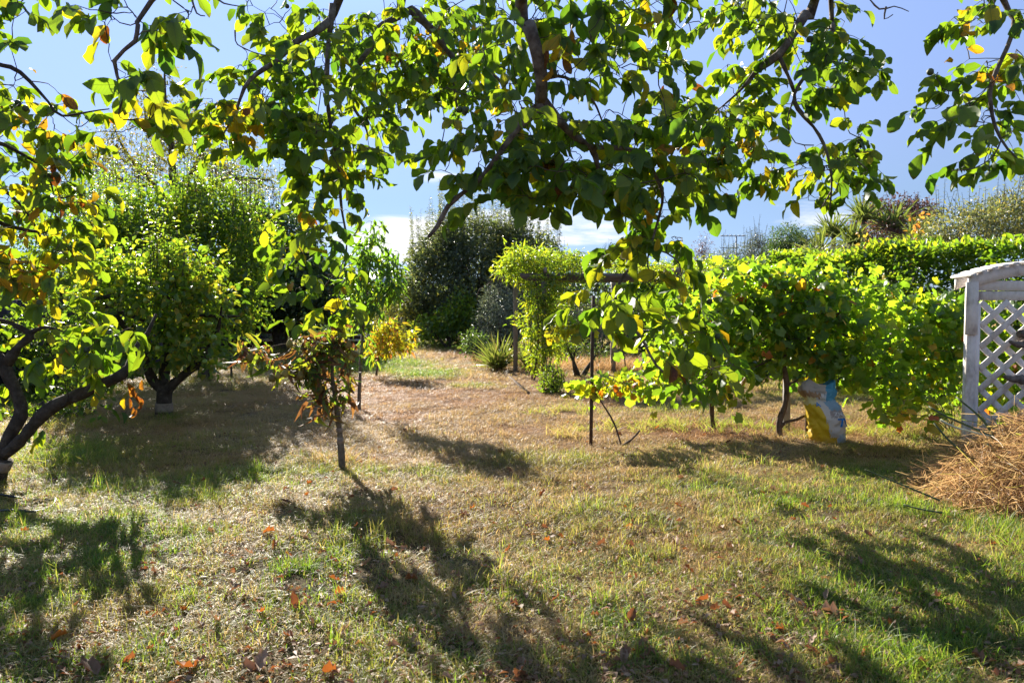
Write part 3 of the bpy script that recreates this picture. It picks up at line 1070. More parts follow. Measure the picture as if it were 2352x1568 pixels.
def leaf_sprays(LV, T, S, dirs, root):
    for p, (L, tone), d in zip(T, S, dirs):
        m = random.choice((5, 5, 7, 7))
        h = norm(np.array((d[0], d[1], 0)) + rng.normal(0, 0.5, 3) * np.array((1, 1, 0)))
        rach = norm(h * 0.9 + np.array((0, 0, random.uniform(-0.6, 0.25))))
        side = norm(np.cross(rach, (0, 0, 1)))
        rl = L * random.uniform(1.0, 1.5)
        bt = float(np.clip(random.gauss(tone, 0.15), 0, 0.8))
        if random.random() < 0.012:
            bt = random.uniform(0.86, 0.97)
        P, D, N, LL, TT = [], [], [], [], []
        for i in range(m):
            t = 1.0 if i == m - 1 else 0.35 + 0.55 * (i // 2) / max(1, (m - 1) // 2)
            sg = 0 if i == m - 1 else (1 if i % 2 else -1)
            pos = p + rach * rl * t + np.array((0, 0, -0.25 * rl * t * t))
            dd = rach * (0.75 if sg else 1.0) + side * sg * random.uniform(0.5, 1.0) + np.array((0, 0, -random.uniform(0.25, 1.25))) + rng.normal(0, 0.22, 3)
            P.append(pos)
            D.append(dd)
            N.append(np.array((0, 0, 0.8)) + rach * 0.5 + rng.normal(0, 0.55, 3))
            LL.append(L * random.choice((.55, .75, .9, 1.0, 1.1)) * random.uniform(.9, 1.1) * (1.12 if sg == 0 else 0.95))
            tn = bt + random.gauss(0, 0.12)
            if bt < 0.82:
                tn = min(tn, 0.83)
            if random.random() < 0.008:
                tn = random.uniform(0.85, 1.0)
            TT.append(min(1, max(0, tn)))
        LL = np.array(LL)
        LV.add(P, np.array(D), np.array(N), LL, LL * rng.uniform(0.54, 0.68, m), TT)
        STALKS[0].tube(np.array([p, p + rach * rl * .5 + np.array((0, 0, -.06 * rl)), p + rach * rl + np.array((0, 0, -.25 * rl))]), [0.0022, 0.0018, 0.0012], 3, False)


def px_path(lst):
    return [at(px, py, Y) for px, py, Y in lst]


def walnut_overhead():
    base = np.array((1.5, -1.4, 0.0))
    root = thing('walnut_tree', 'big walnut tree whose drooping leafy boughs hang across the whole top of the view', 'tree', base)
    sk = Skel(root, M_BARK)
    top = np.array((1.35, -0.9, 2.6))
    MB().tube(*spline([base + (0, 0, -0.05), base + (0.02, 0.05, 0.9), base + (-.08, .25, 1.8), top], [0.24, 0.17, 0.15, 0.14], 0.15), 12).build('trunk', M_BARK, root)
    f0 = np.array((0.7, 1.2, 3.75))
    sk.limb([top, (1.1, 0.1, 3.3), f0], [0.13, 0.10, 0.085], sides=10)
    # limb A: thick, straight down from the top centre
    A = sk.limb([f0, (0.25, 3.3, 3.75)] + px_path([(1195, 0, 5.0), (1215, 60, 5.05), (1235, 130, 5.1), (1245, 190, 5.2), (1245, 232, 5.3)]), [0.08, 0.06, 0.045, 0.043, 0.041, 0.039, 0.037], sides=10)
    sk.limb(px_path([(1245, 228, 5.3), (1282, 275, 5.4), (1320, 312, 5.5), (1357, 340, 5.6), (1370, 385, 5.7), (1382, 450, 5.8)]), [0.034, 0.032, 0.028, 0.022, 0.016, 0.008])
    sk.limb(px_path([(1355, 338, 5.6), (1420, 340, 5.7), (1475, 354, 5.8), (1500, 400, 5.9), (1521, 445, 6.0), (1514, 490, 6.1), (1494, 567, 6.1), (1490, 610, 6.1), (1510, 650, 6.1)]), [0.022, 0.020, 0.018, 0.014, 0.012, 0.010, 0.008, 0.006, 0.005])
    sk.limb(px_path([(1494, 570, 6.1), (1440, 625, 6.1), (1414, 685, 6.1), (1445, 741, 6.1), (1480, 790, 6.05), (1505, 840, 6.0), (1560, 880, 6.0)]), [0.010, 0.011, 0.012, 0.011, 0.010, 0.008, 0.005])
    sk.limb(px_path([(1500, 572, 6.1), (1530, 580, 6.1), (1560, 608, 6.1), (1566, 660, 6.1)]), [0.008, 0.007, 0.006, 0.004])
    sk.limb(px_path([(1245, 236, 5.3), (1200, 282, 5.35), (1160, 332, 5.4), (1110, 402, 5.5), (1070, 438, 5.5), (1032, 470, 5.55), (1005, 520, 5.6), (984, 546, 5.6)]), [0.030, 0.026, 0.022, 0.019, 0.018, 0.018, 0.017, 0.012])
    sk.limb(px_path([(1250, 180, 5.2), (1300, 180, 5.4), (1360, 230, 5.7), (1390, 300, 5.9)]), [0.012, 0.01, 0.008, 0.005])
    # limb B: back boughs
    sk.limb([f0, (0.1, 4.5, 4.9)] + px_path([(921, 0, 8.0), (945, 24, 8.0), (989, 68, 8.1), (1023, 105, 8.2), (1046, 139, 8.2), (1043, 169, 8.3), (1050, 260, 8.4)]), [0.08, 0.06, 0.05, 0.048, 0.042, 0.035, 0.03, 0.022, 0.01])
    sk.limb(px_path([(1044, 142, 8.2), (1075, 142, 8.3), (1110, 162, 8.4), (1144, 179, 8.5), (1180, 250, 8.6)]), [0.022, 0.02, 0.018, 0.014, 0.008])
    sk.limb(px_path([(945, 26, 8.0), (898, 47, 7.9), (867, 68, 7.8), (850, 111, 7.8), (820, 155, 7.8), (800, 203, 7.8), (808, 240, 7.8), (838, 285, 7.8), (845, 310, 7.8)]), [0.036, 0.032, 0.030, 0.026, 0.024, 0.018, 0.015, 0.012, 0.008])
    # limb C
    sk.limb([(0.1, 4.5, 4.7), (-0.9, 5.6, 4.7)] + px_path([(777, 0, 7.0), (737, 64, 6.9), (679, 98, 6.8), (642, 135, 6.8), (591, 169, 6.8), (561, 203, 6.8), (541, 257, 6.8), (510, 311, 6.8)]), [0.06, 0.05, 0.036, 0.030, 0.026, 0.024, 0.02, 0.016, 0.012, 0.006])
    sk.limb(px_path([(765, 10, 7.0), (757, 84, 7.0), (750, 169, 7.0), (752, 237, 7.1), (764, 321, 7.2), (781, 389, 7.3), (784, 473, 7.4), (795, 545, 7.4), (788, 600, 7.4), (745, 660, 7.4)]), [0.03, 0.026, 0.022, 0.019, 0.017, 0.015, 0.012, 0.010, 0.008, 0.005])
    # limb D
    sk.limb([f0, (-0.6, 3.2, 3.7)] + px_path([(351, 0, 4.4), (318, 61, 4.4), (314, 98, 4.4), (264, 142, 4.45), (277, 210, 4.5), (270, 262, 4.5)]), [0.06, 0.04, 0.016, 0.014, 0.013, 0.011, 0.010, 0.005])
    # limb E
    sk.limb([f0, (1.7, 4.2, 4.2)] + px_path([(1872, 0, 6.0), (1850, 34, 6.0), (1826, 74, 6.0), (1789, 125, 6.05), (1739, 162, 6.1), (1718, 189, 6.1), (1691, 216, 6.2), (1640, 260, 6.4)]), [0.07, 0.055, 0.036, 0.034, 0.032, 0.030, 0.022, 0.014, 0.010, 0.006])
    sk.limb([(1.7, 4.2, 4.15)] + px_path([(1911, 0, 6.2), (1914, 61, 6.2), (1897, 115, 6.2), (1853, 169, 6.2), (1823, 216, 6.2), (1832, 250, 6.2), (1870, 291, 6.2), (1894, 328, 6.2), (1909, 382, 6.2), (1911, 436, 6.2), (1906, 483, 6.2)]), [0.05, 0.02, 0.018, 0.016, 0.015, 0.016, 0.016, 0.015, 0.013, 0.011, 0.008, 0.004])
    sk.limb(px_path([(1789, 128, 6.05), (1810, 176, 6.1), (1823, 212, 6.15)]), [0.016, 0.014, 0.012])
    sk.limb(px_path([(1909, 378, 6.2), (1950, 360, 6.2), (1990, 390, 6.2)]), [0.008, 0.006, 0.004])
    sk.limb(px_path([(1826, 216, 6.2), (1810, 280, 6.2), (1830, 330, 6.2), (1870, 335, 6.2)]), [0.007, 0.006, 0.005, 0.004])
    # limb F: far right
    sk.limb([(1.7, 4.2, 4.15), (2.9, 4.9, 4.0)] + px_path([(2300, 0, 5.4), (2327, 47, 5.4), (2313, 111, 5.4), (2289, 166, 5.4), (2275, 215, 5.4), (2289, 287, 5.4), (2316, 341, 5.4), (2350, 380, 5.4)]), [0.05, 0.04, 0.018, 0.017, 0.015, 0.014, 0.013, 0.012, 0.008, 0.005])
    sk.limb(px_path([(2300, 320, 5.4), (2280, 360, 5.4), (2235, 385, 5.4), (2187, 389, 5.4)]), [0.006, 0.005, 0.004, 0.003])
    # bare twigs against the sky
    for pth in ([(1990, -10, 5.6), (2020, 20, 5.6), (2055, 15, 5.6), (2090, 30, 5.6)], [(2035, 16, 5.6), (2030, 45, 5.6), (2050, 35, 5.6)], [(490, -10, 4.6), (515, 10, 4.6), (548, 18, 4.6)], [(440, -5, 4.5), (452, 30, 4.5), (468, 36, 4.5)],
                [(540, 70, 6.7), (545, 105, 6.7), (590, 122, 6.7), (640, 128, 6.8)], [(984, 546, 5.6), (995, 535, 5.6), (1004, 541, 5.6)], [(1909, 440, 6.2), (1890, 470, 6.2), (1882, 478, 6.2)]):
        sk.limb(px_path(pth), [0.007, 0.005, 0.003], 'twig', 5, step=0.04)
    LV = Leaves()
    B = [  # D
        (330, 50, 105, 60, 4.5, .25, .15, 2.2), (420, 80, 45, 50, 4.6, .2, .14, 1.5), (175, 25, 25, 25, 4.2, .1, .15, 1.2), (250, 195, 80, 60, 4.5, .2, .15, 1.5), (320, 230, 70, 80, 4.5, .2, .16, 1.6), (230, 300, 60, 40, 4.5, .2, .15, 1.2),
        # C
        (660, 60, 110, 55, 6.8, .4, .15, 1.5), (600, 40, 50, 40, 6.4, .3, .15, 1.2), (530, 235, 90, 70, 6.8, .3, .15, 2.0), (530, 310, 95, 65, 6.8, .3, .15, 2.2, .55), (620, 200, 60, 70, 6.8, .3, .14, 1.5), (560, 160, 60, 40, 6.8, .3, .14, 1.2),
        (700, 230, 110, 100, 7.0, .5, .15, 2.2), (740, 360, 110, 80, 7.2, .4, .16, 2.2), (700, 320, 80, 60, 7.0, .4, .15, 2.0), (760, 430, 85, 50, 7.2, .3, .16, 1.8), (690, 430, 45, 45, 7.2, .2, .16, 1.5), (710, 130, 80, 60, 7.2, .5, .15, 1.8),
        (690, 520, 75, 60, 6.8, .3, .16, 2.1), (640, 580, 45, 60, 6.8, .3, .17, 1.6), (720, 590, 70, 60, 6.8, .3, .17, 2.0), (740, 680, 75, 60, 6.8, .3, .17, 2.2), (745, 740, 60, 35, 6.8, .25, .17, 1.6), (800, 470, 35, 40, 7.3, .3, .15, 1.2),
        # B
        (880, 130, 110, 90, 8.2, .6, .15, 2.2), (840, 60, 80, 60, 8.0, .5, .15, 1.8), (850, 220, 80, 80, 8.0, .5, .15, 2.0), (880, 330, 70, 65, 7.9, .4, .16, 2.1), (990, 160, 110, 80, 8.6, .6, .15, 2.3), (1060, 90, 90, 80, 8.6, .6, .15, 2.0), (1080, 200, 80, 70, 8.5, .6, .15, 2.1),
        (850, 420, 50, 35, 7.6, .3, .15, 1.2), (1000, 40, 70, 40, 8.4, .5, .15, 1.6), (930, 240, 50, 35, 8.2, .4, .15, 1.5), (1060, 190, 60, 40, 8.3, .3, .15, 1.5),
        # A
        (1300, 40, 150, 60, 5.1, .4, .15, 2.4), (1160, 60, 90, 60, 6.2, .6, .15, 1.8), (1380, 120, 70, 90, 5.5, .4, .15, 2.0), (1310, 140, 60, 80, 5.4, .4, .15, 1.8), (1160, 180, 80, 80, 6.0, .6, .15, 1.8), (1180, 270, 70, 60, 5.6, .4, .15, 2.0),
        (1040, 290, 70, 60, 5.8, .3, .15, 2.1), (1050, 370, 60, 60, 5.6, .3, .15, 1.8), (1150, 370, 90, 60, 5.6, .4, .16, 2.2), (1130, 450, 80, 50, 5.6, .3, .17, 2.2), (1240, 400, 100, 80, 5.6, .4, .16, 2.5), (1290, 470, 110, 40, 5.7, .3, .17, 2.0),
        (1330, 260, 80, 80, 5.6, .4, .15, 1.8), (1370, 400, 90, 80, 5.7, .4, .16, 2.5), (1430, 290, 90, 70, 5.9, .4, .15, 2.0), (1440, 450, 90, 50, 5.9, .3, .16, 2.2), (1250, 310, 90, 60, 5.6, .4, .15, 2.0),
        (1480, 50, 110, 50, 5.6, .4, .15, 2.0), (1540, 130, 60, 60, 5.8, .3, .15, 1.6), (1460, 150, 50, 50, 5.8, .3, .15, 1.5), (1560, 270, 100, 60, 6.0, .4, .15, 2.1), (1560, 350, 110, 70, 6.1, .4, .15, 2.4), (1620, 410, 90, 60, 6.1, .4, .15, 2.1), (1530, 430, 90, 50, 6.0, .3, .16, 1.8),
        (1680, 330, 90, 90, 6.3, .4, .14, 2.2), (1650, 270, 70, 60, 6.3, .4, .14, 1.8),
        # E
        (1690, 60, 80, 60, 6.0, .3, .14, 1.6), (1760, 40, 90, 50, 6.2, .4, .14, 1.8), (1720, 170, 80, 70, 6.2, .3, .14, 1.9), (1830, 120, 90, 80, 6.2, .4, .14, 2.2), (1930, 140, 80, 60, 6.2, .3, .14, 2.0), (2000, 165, 50, 50, 6.2, .3, .14, 1.8), (1870, 200, 100, 50, 6.2, .3, .14, 1.8),
        (1920, 50, 60, 50, 6.2, .3, .14, 1.2), (1740, 260, 70, 60, 6.3, .3, .14, 1.9), (1970, 310, 50, 40, 6.2, .2, .13, 1.6), (1870, 380, 70, 50, 6.2, .3, .14, 2.0), (1960, 400, 75, 55, 6.2, .3, .14, 2.2), (1850, 435, 60, 40, 6.2, .2, .14, 1.8), (2000, 440, 45, 30, 6.2, .2, .14, 1.5), (1720, 400, 60, 50, 6.3, .3, .14, 1.8),
        # low hanging part of A
        (1480, 520, 90, 45, 6.1, .25, .16, 2.2), (1440, 570, 60, 35, 6.1, .2, .16, 1.8), (1550, 560, 55, 50, 6.1, .25, .17, 2.0), (1430, 610, 50, 40, 6.1, .2, .17, 1.8), (1350, 680, 75, 45, 6.1, .25, .17, 2.0), (1430, 700, 80, 60, 6.1, .25, .17, 2.0), (1370, 740, 40, 40, 6.1, .2, .17, 1.4),
        (1560, 680, 70, 60, 6.1, .25, .17, 2.0), (1550, 760, 80, 50, 6.0, .25, .17, 1.7), (1640, 740, 40, 70, 6.0, .2, .16, 1.4), (1550, 850, 80, 50, 6.0, .25, .17, 1.9), (1640, 860, 60, 60, 6.0, .25, .17, 1.9), (1600, 900, 60, 30, 6.0, .2, .17, 1.4), (1540, 620, 50, 40, 6.1, .2, .17, 1.5),
        # F
        (2230, 60, 75, 55, 5.4, .3, .15, 1.9), (2300, 20, 60, 50, 5.4, .3, .15, 1.6), (2240, 190, 90, 55, 5.4, .3, .15, 2.0), (2190, 270, 75, 55, 5.4, .25, .15, 2.0), (2300, 240, 60, 80, 5.4, .3, .15, 1.9), (2290, 340, 70, 55, 5.4, .25, .15, 1.8), (2260, 390, 60, 35, 5.4, .2, .15, 1.3), (2340, 120, 30, 80, 5.4, .3, .15, 1.6), (2130, 245, 35, 25, 5.4, .1, .15, .9),
        # above the frame
        (700, -90, 300, 70, 7.0, .6, .15, 1.2), (1250, -90, 260, 70, 5.6, .6, .15, 1.4), (1700, -90, 200, 70, 6.0, .5, .15, 1.2), (2260, -90, 160, 60, 5.4, .4, .15, 1.2), (350, -80, 130, 60, 4.6, .3, .15, 1.4),
    ]
    T, S = sprays(B, LV)
    STALKS[0] = MB()
    dirs = sk.twigs(T, M_TWIG, 0.0055, 0.0022, 0.04, 2.2)
    leaf_sprays(LV, T, S, dirs, root)
    # bunches of yellow and brown leaves seen in the photo
    for (px, py, Y, n, t0, t1) in ((545, 270, 6.8, 20, .86, .94), (520, 255, 6.8, 10, .86, .92), (1165, 225, 5.7, 8, .86, .9), (1480, 485, 6.0, 8, .86, .92), (1540, 235, 6.0, 4, .97, 1.0), (1280, 100, 5.0, 6, .86, 1.), (1290, 130, 5.1, 3, .97, 1.), (2220, 75, 5.4, 6, .86, .94),
                              (2305, 150, 5.4, 4, .95, .99), (1090, 95, 8.3, 12, .86, .93), (1000, 90, 8.4, 12, .86, .93), (1740, 330, 6.2, 8, .86, .93), (1800, 400, 6.2, 4, .86, .9), (1500, 60, 5.5, 3, .86, .9), (1690, 880, 6.0, 3, .86, .93), (785, 400, 7.2, 6, .86, .9)):
        P = at(px, py, Y) + rng.normal(0, 0.09, (n, 3))
        l = rng.uniform(.10, .14, n)
        LV.add(P, norm(rng.normal(0, .6, (n, 3)) + (0, 0, -.8)), rand_unit(n), l, l * .52, rng.uniform(t0, t1, n))
    STALKS[0].build('leaf_stalks', M_TWIG, root, kind='stuff')
    LV.build(root, M_WALNUT, T_WALNUT, 300)
    nut = fruit_mesh('walnut', 0.023, M_NUT)
    spots = []
    for (px, py, Y, n) in ((2003, 268, 6.2, 1), (2030, 275, 6.2, 1), (850, 262, 7.8, 5), (1075, 248, 5.8, 3), (1500, 200, 6.0, 2), (1700, 330, 6.2, 1), (1420, 495, 6.0, 3), (1540, 490, 6.1, 2), (690, 10, 6.9, 1), (1860, 35, 6.0, 2), (1870, 340, 6.2, 1), (2265, 205, 5.4, 2), (2230, 140, 5.4, 1), (1985, 360, 6.2, 2), (1680, 700, 6.0, 3), (1345, 665, 6.1, 2), (1300, 160, 5.3, 1), (880, 268, 7.8, 3)):
        for _ in range(n):
            spots.append(at(px, py, Y) + rng.normal(0, 0.03, 3))
    put_fruit(root, nut, snap(spots, T), 'walnut')


STALKS = [None]


def snap(spots, T):
    return [T[np.argmin(np.sum((T - p) ** 2, 1))] + rng.normal(0, .018, 3) + (0, 0, -.025) for p in spots]


def walnut_left():
    base = G(-22, 1112)
    Y = base[1]
    root = thing('walnut_tree', 'leaning walnut tree with two dark crooked stems at the left edge', 'tree', base)
    sk = Skel(root, M_DARKBARK)
    a = lambda px, py, d=0: at(px, py, Y + d)
    MB().tube(*spline([base + (0, 0, -.06), a(-14, 1085), a(2, 1050)], [0.12, 0.10, 0.085], 0.04), 12).build('trunk', M_DARKBARK, root)
    MB().tube(*spline([a(-9, 1072), a(-4, 1062), a(2, 1051)], [0.104, 0.103, 0.098], 0.03), 12).build('trunk_band', M_BAND, root)
    sk.limb([a(2, 1050), a(22, 1000), a(46, 955), a(42, 915), a(22, 870), a(4, 828), a(-30, 785), a(-110, 690, .1), a(-160, 500, .2)], [0.058, 0.052, 0.050, 0.050, 0.048, 0.042, 0.036, 0.034, 0.03], sides=10)
    sk.limb([a(12, 840), a(45, 795), a(72, 775), a(62, 760), a(25, 742), a(-15, 730)], [0.042, 0.038, 0.032, 0.024, 0.018, 0.014])
    sk.limb([a(66, 768), a(95, 752), a(129, 755), a(150, 765)], [0.022, 0.015, 0.011, 0.006])
    sk.limb([a(6, 1045), a(45, 1015, -.05), a(105, 945, -.1), a(195, 898, -.1), a(280, 862, -.1), a(300, 830, 0), a(318, 790, .1), a(340, 765, .2), a(360, 720, .3)], [0.056, 0.053, 0.049, 0.045, 0.040, 0.033, 0.026, 0.018, 0.01], sides=10)
    sk.limb([a(120, 940, -.1), a(150, 930, -.15), a(160, 910, -.2)], [0.012, 0.008, 0.004], 'twig', 5)
    sk.limb([a(-160, 500, .2), a(-130, 250, -.2), a(-60, 150, -.6), a(0, 149, -.7), a(47, 166, -.7), a(111, 233, -.7), a(145, 264, -.7), a(250, 252, -.8)], [0.035, 0.03, 0.022, 0.016, 0.014, 0.011, 0.009, 0.004])
    sk.limb([a(-150, 430, 0), a(-40, 330, -.4), a(57, 358, -.4), a(111, 402, -.4), a(125, 450, -.4)], [0.03, 0.02, 0.012, 0.009, 0.005])
    sk.limb([a(-150, 520, .1), a(-60, 410, 0), a(5, 431, 0), a(61, 490, 0), a(90, 545, 0)], [0.03, 0.024, 0.016, 0.012, 0.006])
    sk.limb([a(-130, 640, .1), a(-60, 500, .1), a(10, 515, .1), a(60, 530, .1), a(105, 537, .1)], [0.03, 0.022, 0.018, 0.014, 0.008])
    LV = Leaves()
    b = [(30, 40, 50, 55, -1.2, .15, 1.6), (40, 120, 40, 30, -1.2, .15, 1.0), (60, 250, 85, 55, -.7, .14, 1.9), (150, 290, 80, 45, -.7, .14, 1.6), (60, 340, 90, 55, -.5, .14, 1.9), (150, 370, 70, 45, -.4, .14, 1.4), (70, 430, 100, 55, -.2, .14, 2.0), (180, 450, 60, 50, -.2, .14, 1.5),
         (60, 510, 90, 50, 0, .14, 2.0, .6), (160, 540, 70, 50, 0, .14, 1.6, .6), (60, 590, 90, 50, 0, .14, 2.0, .65), (60, 650, 90, 45, .1, .14, 1.9, .7), (150, 610, 50, 50, 0, .14, 1.4, .6), (90, 700, 90, 40, .1, .14, 1.3), (30, 760, 60, 40, .2, .14, 1.0),
         (150, 760, 80, 30, -.2, .15, 1.5), (210, 800, 75, 50, -.3, .16, 2.0), (270, 810, 45, 60, -.3, .17, 1.6), (150, 820, 60, 45, -.3, .16, 1.8), (90, 850, 70, 50, .1, .14, .8), (50, 940, 60, 60, .2, .13, .6), (100, 1000, 60, 30, .3, .12, .4)]
    B = [(x, y, rx, ry, Y + d, .3, L, c, *(t[0:1] if t else ())) for (x, y, rx, ry, d, L, c, *t) in b]
    B += [(-120, 500, 120, 220, Y, .5, .14, 1.2), (-90, 150, 90, 150, Y - .8, .4, .14, 1.2), (60, -80, 150, 60, Y - 1.2, .3, .15, 1.2), (-110, 750, 100, 100, Y, .5, .14, 1.0)]
    T, S = sprays(B, LV)
    STALKS[0] = MB()
    dirs = sk.twigs(T, M_TWIG, 0.0055, 0.0022, 0.04, 2.2)
    leaf_sprays(LV, T, S, dirs, root)
    for (px, py, d, n) in ((40, 650, 0, 22), (90, 640, 0, 16), (25, 540, 0, 12), (150, 440, -.2, 6), (230, 880, -.3, 4), (60, 310, -.5, 5), (210, 455, -.2, 4), (60, 220, -.7, 4)):
        P = a(px, py, d) + rng.normal(0, 0.11, (n, 3))
        l = rng.uniform(.09, .13, n)
        LV.add(P, norm(rng.normal(0, .6, (n, 3)) + (0, 0, -.8)), rand_unit(n), l, l * .55, rng.uniform(.85, .95, n))
    P = a(308, 895, -.1) + rng.normal(0, 1, (12, 3)) * (0.03, 0.03, 0.09)
    LV.add(P, norm(rng.normal(0, .3, (12, 3)) + (0, 0, -1)), rand_unit(12), .09, .04, rng.uniform(.97, 1., 12))
    sk.limb([a(300, 850, -.1), a(307, 872, -.1), a(308, 905, -.1)], [0.004, 0.003, 0.002], 'twig', 4)
    STALKS[0].build('leaf_stalks', M_TWIG, root, kind='stuff')
    LV.build(root, M_WALNUT, T_WALNUT, 300)
    nut = fruit_mesh('walnut', 0.023, M_NUT)
    spots = [a(px, py, d) + rng.normal(0, .03, 3) for (px, py, d, n) in ((118, 408, -.4, 2), (62, 420, -.2, 1), (40, 505, 0, 2), (225, 750, -.3, 2), (190, 790, -.3, 2), (90, 690, 0, 1), (70, 250, -.7, 2)) for _ in range(n)]
    put_fruit(root, nut, snap(spots, T), 'walnut')


walnut_overhead()
walnut_left()

# ------------------------------------------------------------------ fruit trees in the garden


def apple_front():
    base = G(377, 957)
    Y = base[1]
    root = thing('apple_tree', 'low spreading apple tree with pale band round its short dark trunk', 'tree', base)
    a = lambda px, py, d=0: at(px, py, Y + d)
    sk = Skel(root, M_DARKBARK)
    MB().tube(*spline([base + (0, 0, -.05), a(377, 940), a(377, 915), a(379, 893)], [0.125, 0.105, 0.095, 0.10], 0.03), 12).build('trunk', M_DARKBARK, root)
    MB().tube(*spline([a(377, 945), a(377, 935), a(377, 925)], [0.113, 0.110, 0.108], 0.03), 12).build('trunk_band', M_BAND, root)
    sk.limb([a(379, 900), a(352, 872), a(338, 840, -.1), a(330, 790, -.1), a(300, 740)], [0.085, 0.065, 0.05, 0.04, 0.02], sides=9)
    sk.limb([a(379, 900), a(376, 860, .1), a(382, 800, .2), a(375, 700, .2)], [0.08, 0.07, 0.045, 0.02], sides=9)
    sk.limb([a(380, 898), a(408, 872), a(440, 848), a(470, 815), a(500, 760), a(510, 700)], [0.075, 0.06, 0.055, 0.04, 0.025, 0.012], sides=9)
    sk.limb([a(330, 800, -.1), a(260, 720, -.2), a(215, 690, -.2), a(270, 676, -.2), a(360, 663, -.1), a(392, 695, -.1), a(425, 722, -.1), a(550, 725, 0)], [0.045, 0.04, 0.032, 0.03, 0.028, 0.026, 0.026, 0.012], sides=8)
    sk.limb([a(240, 705, -.2), a(300, 725, -.2), a(340, 745, -.2)], [0.03, 0.028, 0.012])
    blobs = pblobs([(270, 785, 95, 60, .8), (390, 780, 80, 50, .8), (460, 770, 65, 65, .7), (300, 690, 110, 80, .8), (400, 680, 100, 80, .8), (240, 760, 70, 70, .6), (480, 690, 50, 60, .6), (340, 620, 110, 60, .7), (240, 640, 60, 60, .6), (440, 620, 60, 50, .6), (235, 840, 50, 25, .4), (485, 820, 32, 28, .3), (225, 880, 40, 45, .4, -.8), (245, 930, 22, 35, .2, -.8)], Y)
    LV = Leaves()
    C = crown(LV, blobs, 560, 9, 0.08, 0.09, 0.6, 0.25, (0.62, 0.2), shell=0.3)
    C2, _, _ = blob_points(pblobs([(330, 640, 130, 60, .6), (420, 650, 70, 60, .6)], Y), 50, 0.3)
    shoots(LV, C2, rng.uniform(0.35, 0.85, 50), 0.085, 0.55, 0.04, (0.6, 0.15), 0.1, root)
    sk.twigs(C[::3], M_TWIG, 0.008, 0.003, 0.05, 2.0)
    LV.build(root, M_APPLE, T_APPLE, 300)
    fr = fruit_mesh('apple', 0.036, M_APPLEFRUIT)
    pts = [a(px, py, d) for (px, py, d) in ((222, 675, -.75), (252, 698, -.75), (148, 705, -.7), (395, 642, -.7), (335, 690, -.75), (490, 775, -.6), (470, 830, -.5), (505, 838, -.5), (430, 780, -.6), (362, 800, -.7), (290, 832, -.7), (390, 735, -.6), (480, 745, -.55), (410, 690, -.7), (345, 665, -.7), (540, 805, -.3), (300, 720, -.7))]
    put_fruit(root, fr, pts, 'apple')


def apple_shoots():
    base = G(470, 872)
    Y = base[1]
    root = thing('apple_tree', 'taller apple tree behind with many straight upright leafy shoots', 'tree', base)
    a = lambda px, py, d=0: at(px, py, Y + d)
    sk = Skel(root, M_DARKBARK)
    MB().tube(*spline([base + (0, 0, -.05), a(468, 840), a(466, 800)], [0.13, 0.11, 0.11], 0.06), 10).build('trunk', M_DARKBARK, root)
    for e in ((330, 640, -.4), (400, 560, .4), (470, 520, 0), (540, 580, .3), (270, 590, .2), (560, 690, -.3)):
        sk.limb([a(466, 805), a((466 + e[0]) / 2, 735, e[2] / 2), a(*e)], [0.075, 0.05, 0.02])
    blobs = pblobs([(300, 600, 110, 90, 1.2), (420, 580, 120, 110, 1.3), (530, 600, 80, 110, 1.1), (440, 690, 130, 80, 1.2), (560, 690, 50, 70, .9), (230, 560, 60, 80, .9), (360, 500, 110, 60, 1.1), (480, 480, 90, 60, 1.1), (580, 540, 50, 70, .8)], Y)
    LV = Leaves()
    C = crown(LV, blobs, 1900, 9, 0.10, 0.10, 0.6, 0.15, (0.52, 0.2))
    C2, _, _ = blob_points(pblobs([(380, 500, 170, 60, 1.2), (510, 480, 100, 60, 1.1), (260, 530, 70, 50, .8), (600, 520, 40, 50, .6)], Y), 150, 0.2)
    shoots(LV, C2, rng.uniform(0.5, 1.35, 150), 0.085, 0.5, 0.035, (0.6, 0.15), 0.07, root)
    sk.twigs(C[::5], M_TWIG, 0.012, 0.004, 0.05, 2.5)
    LV.build(root, M_APPLE, T_SMALL, 0)


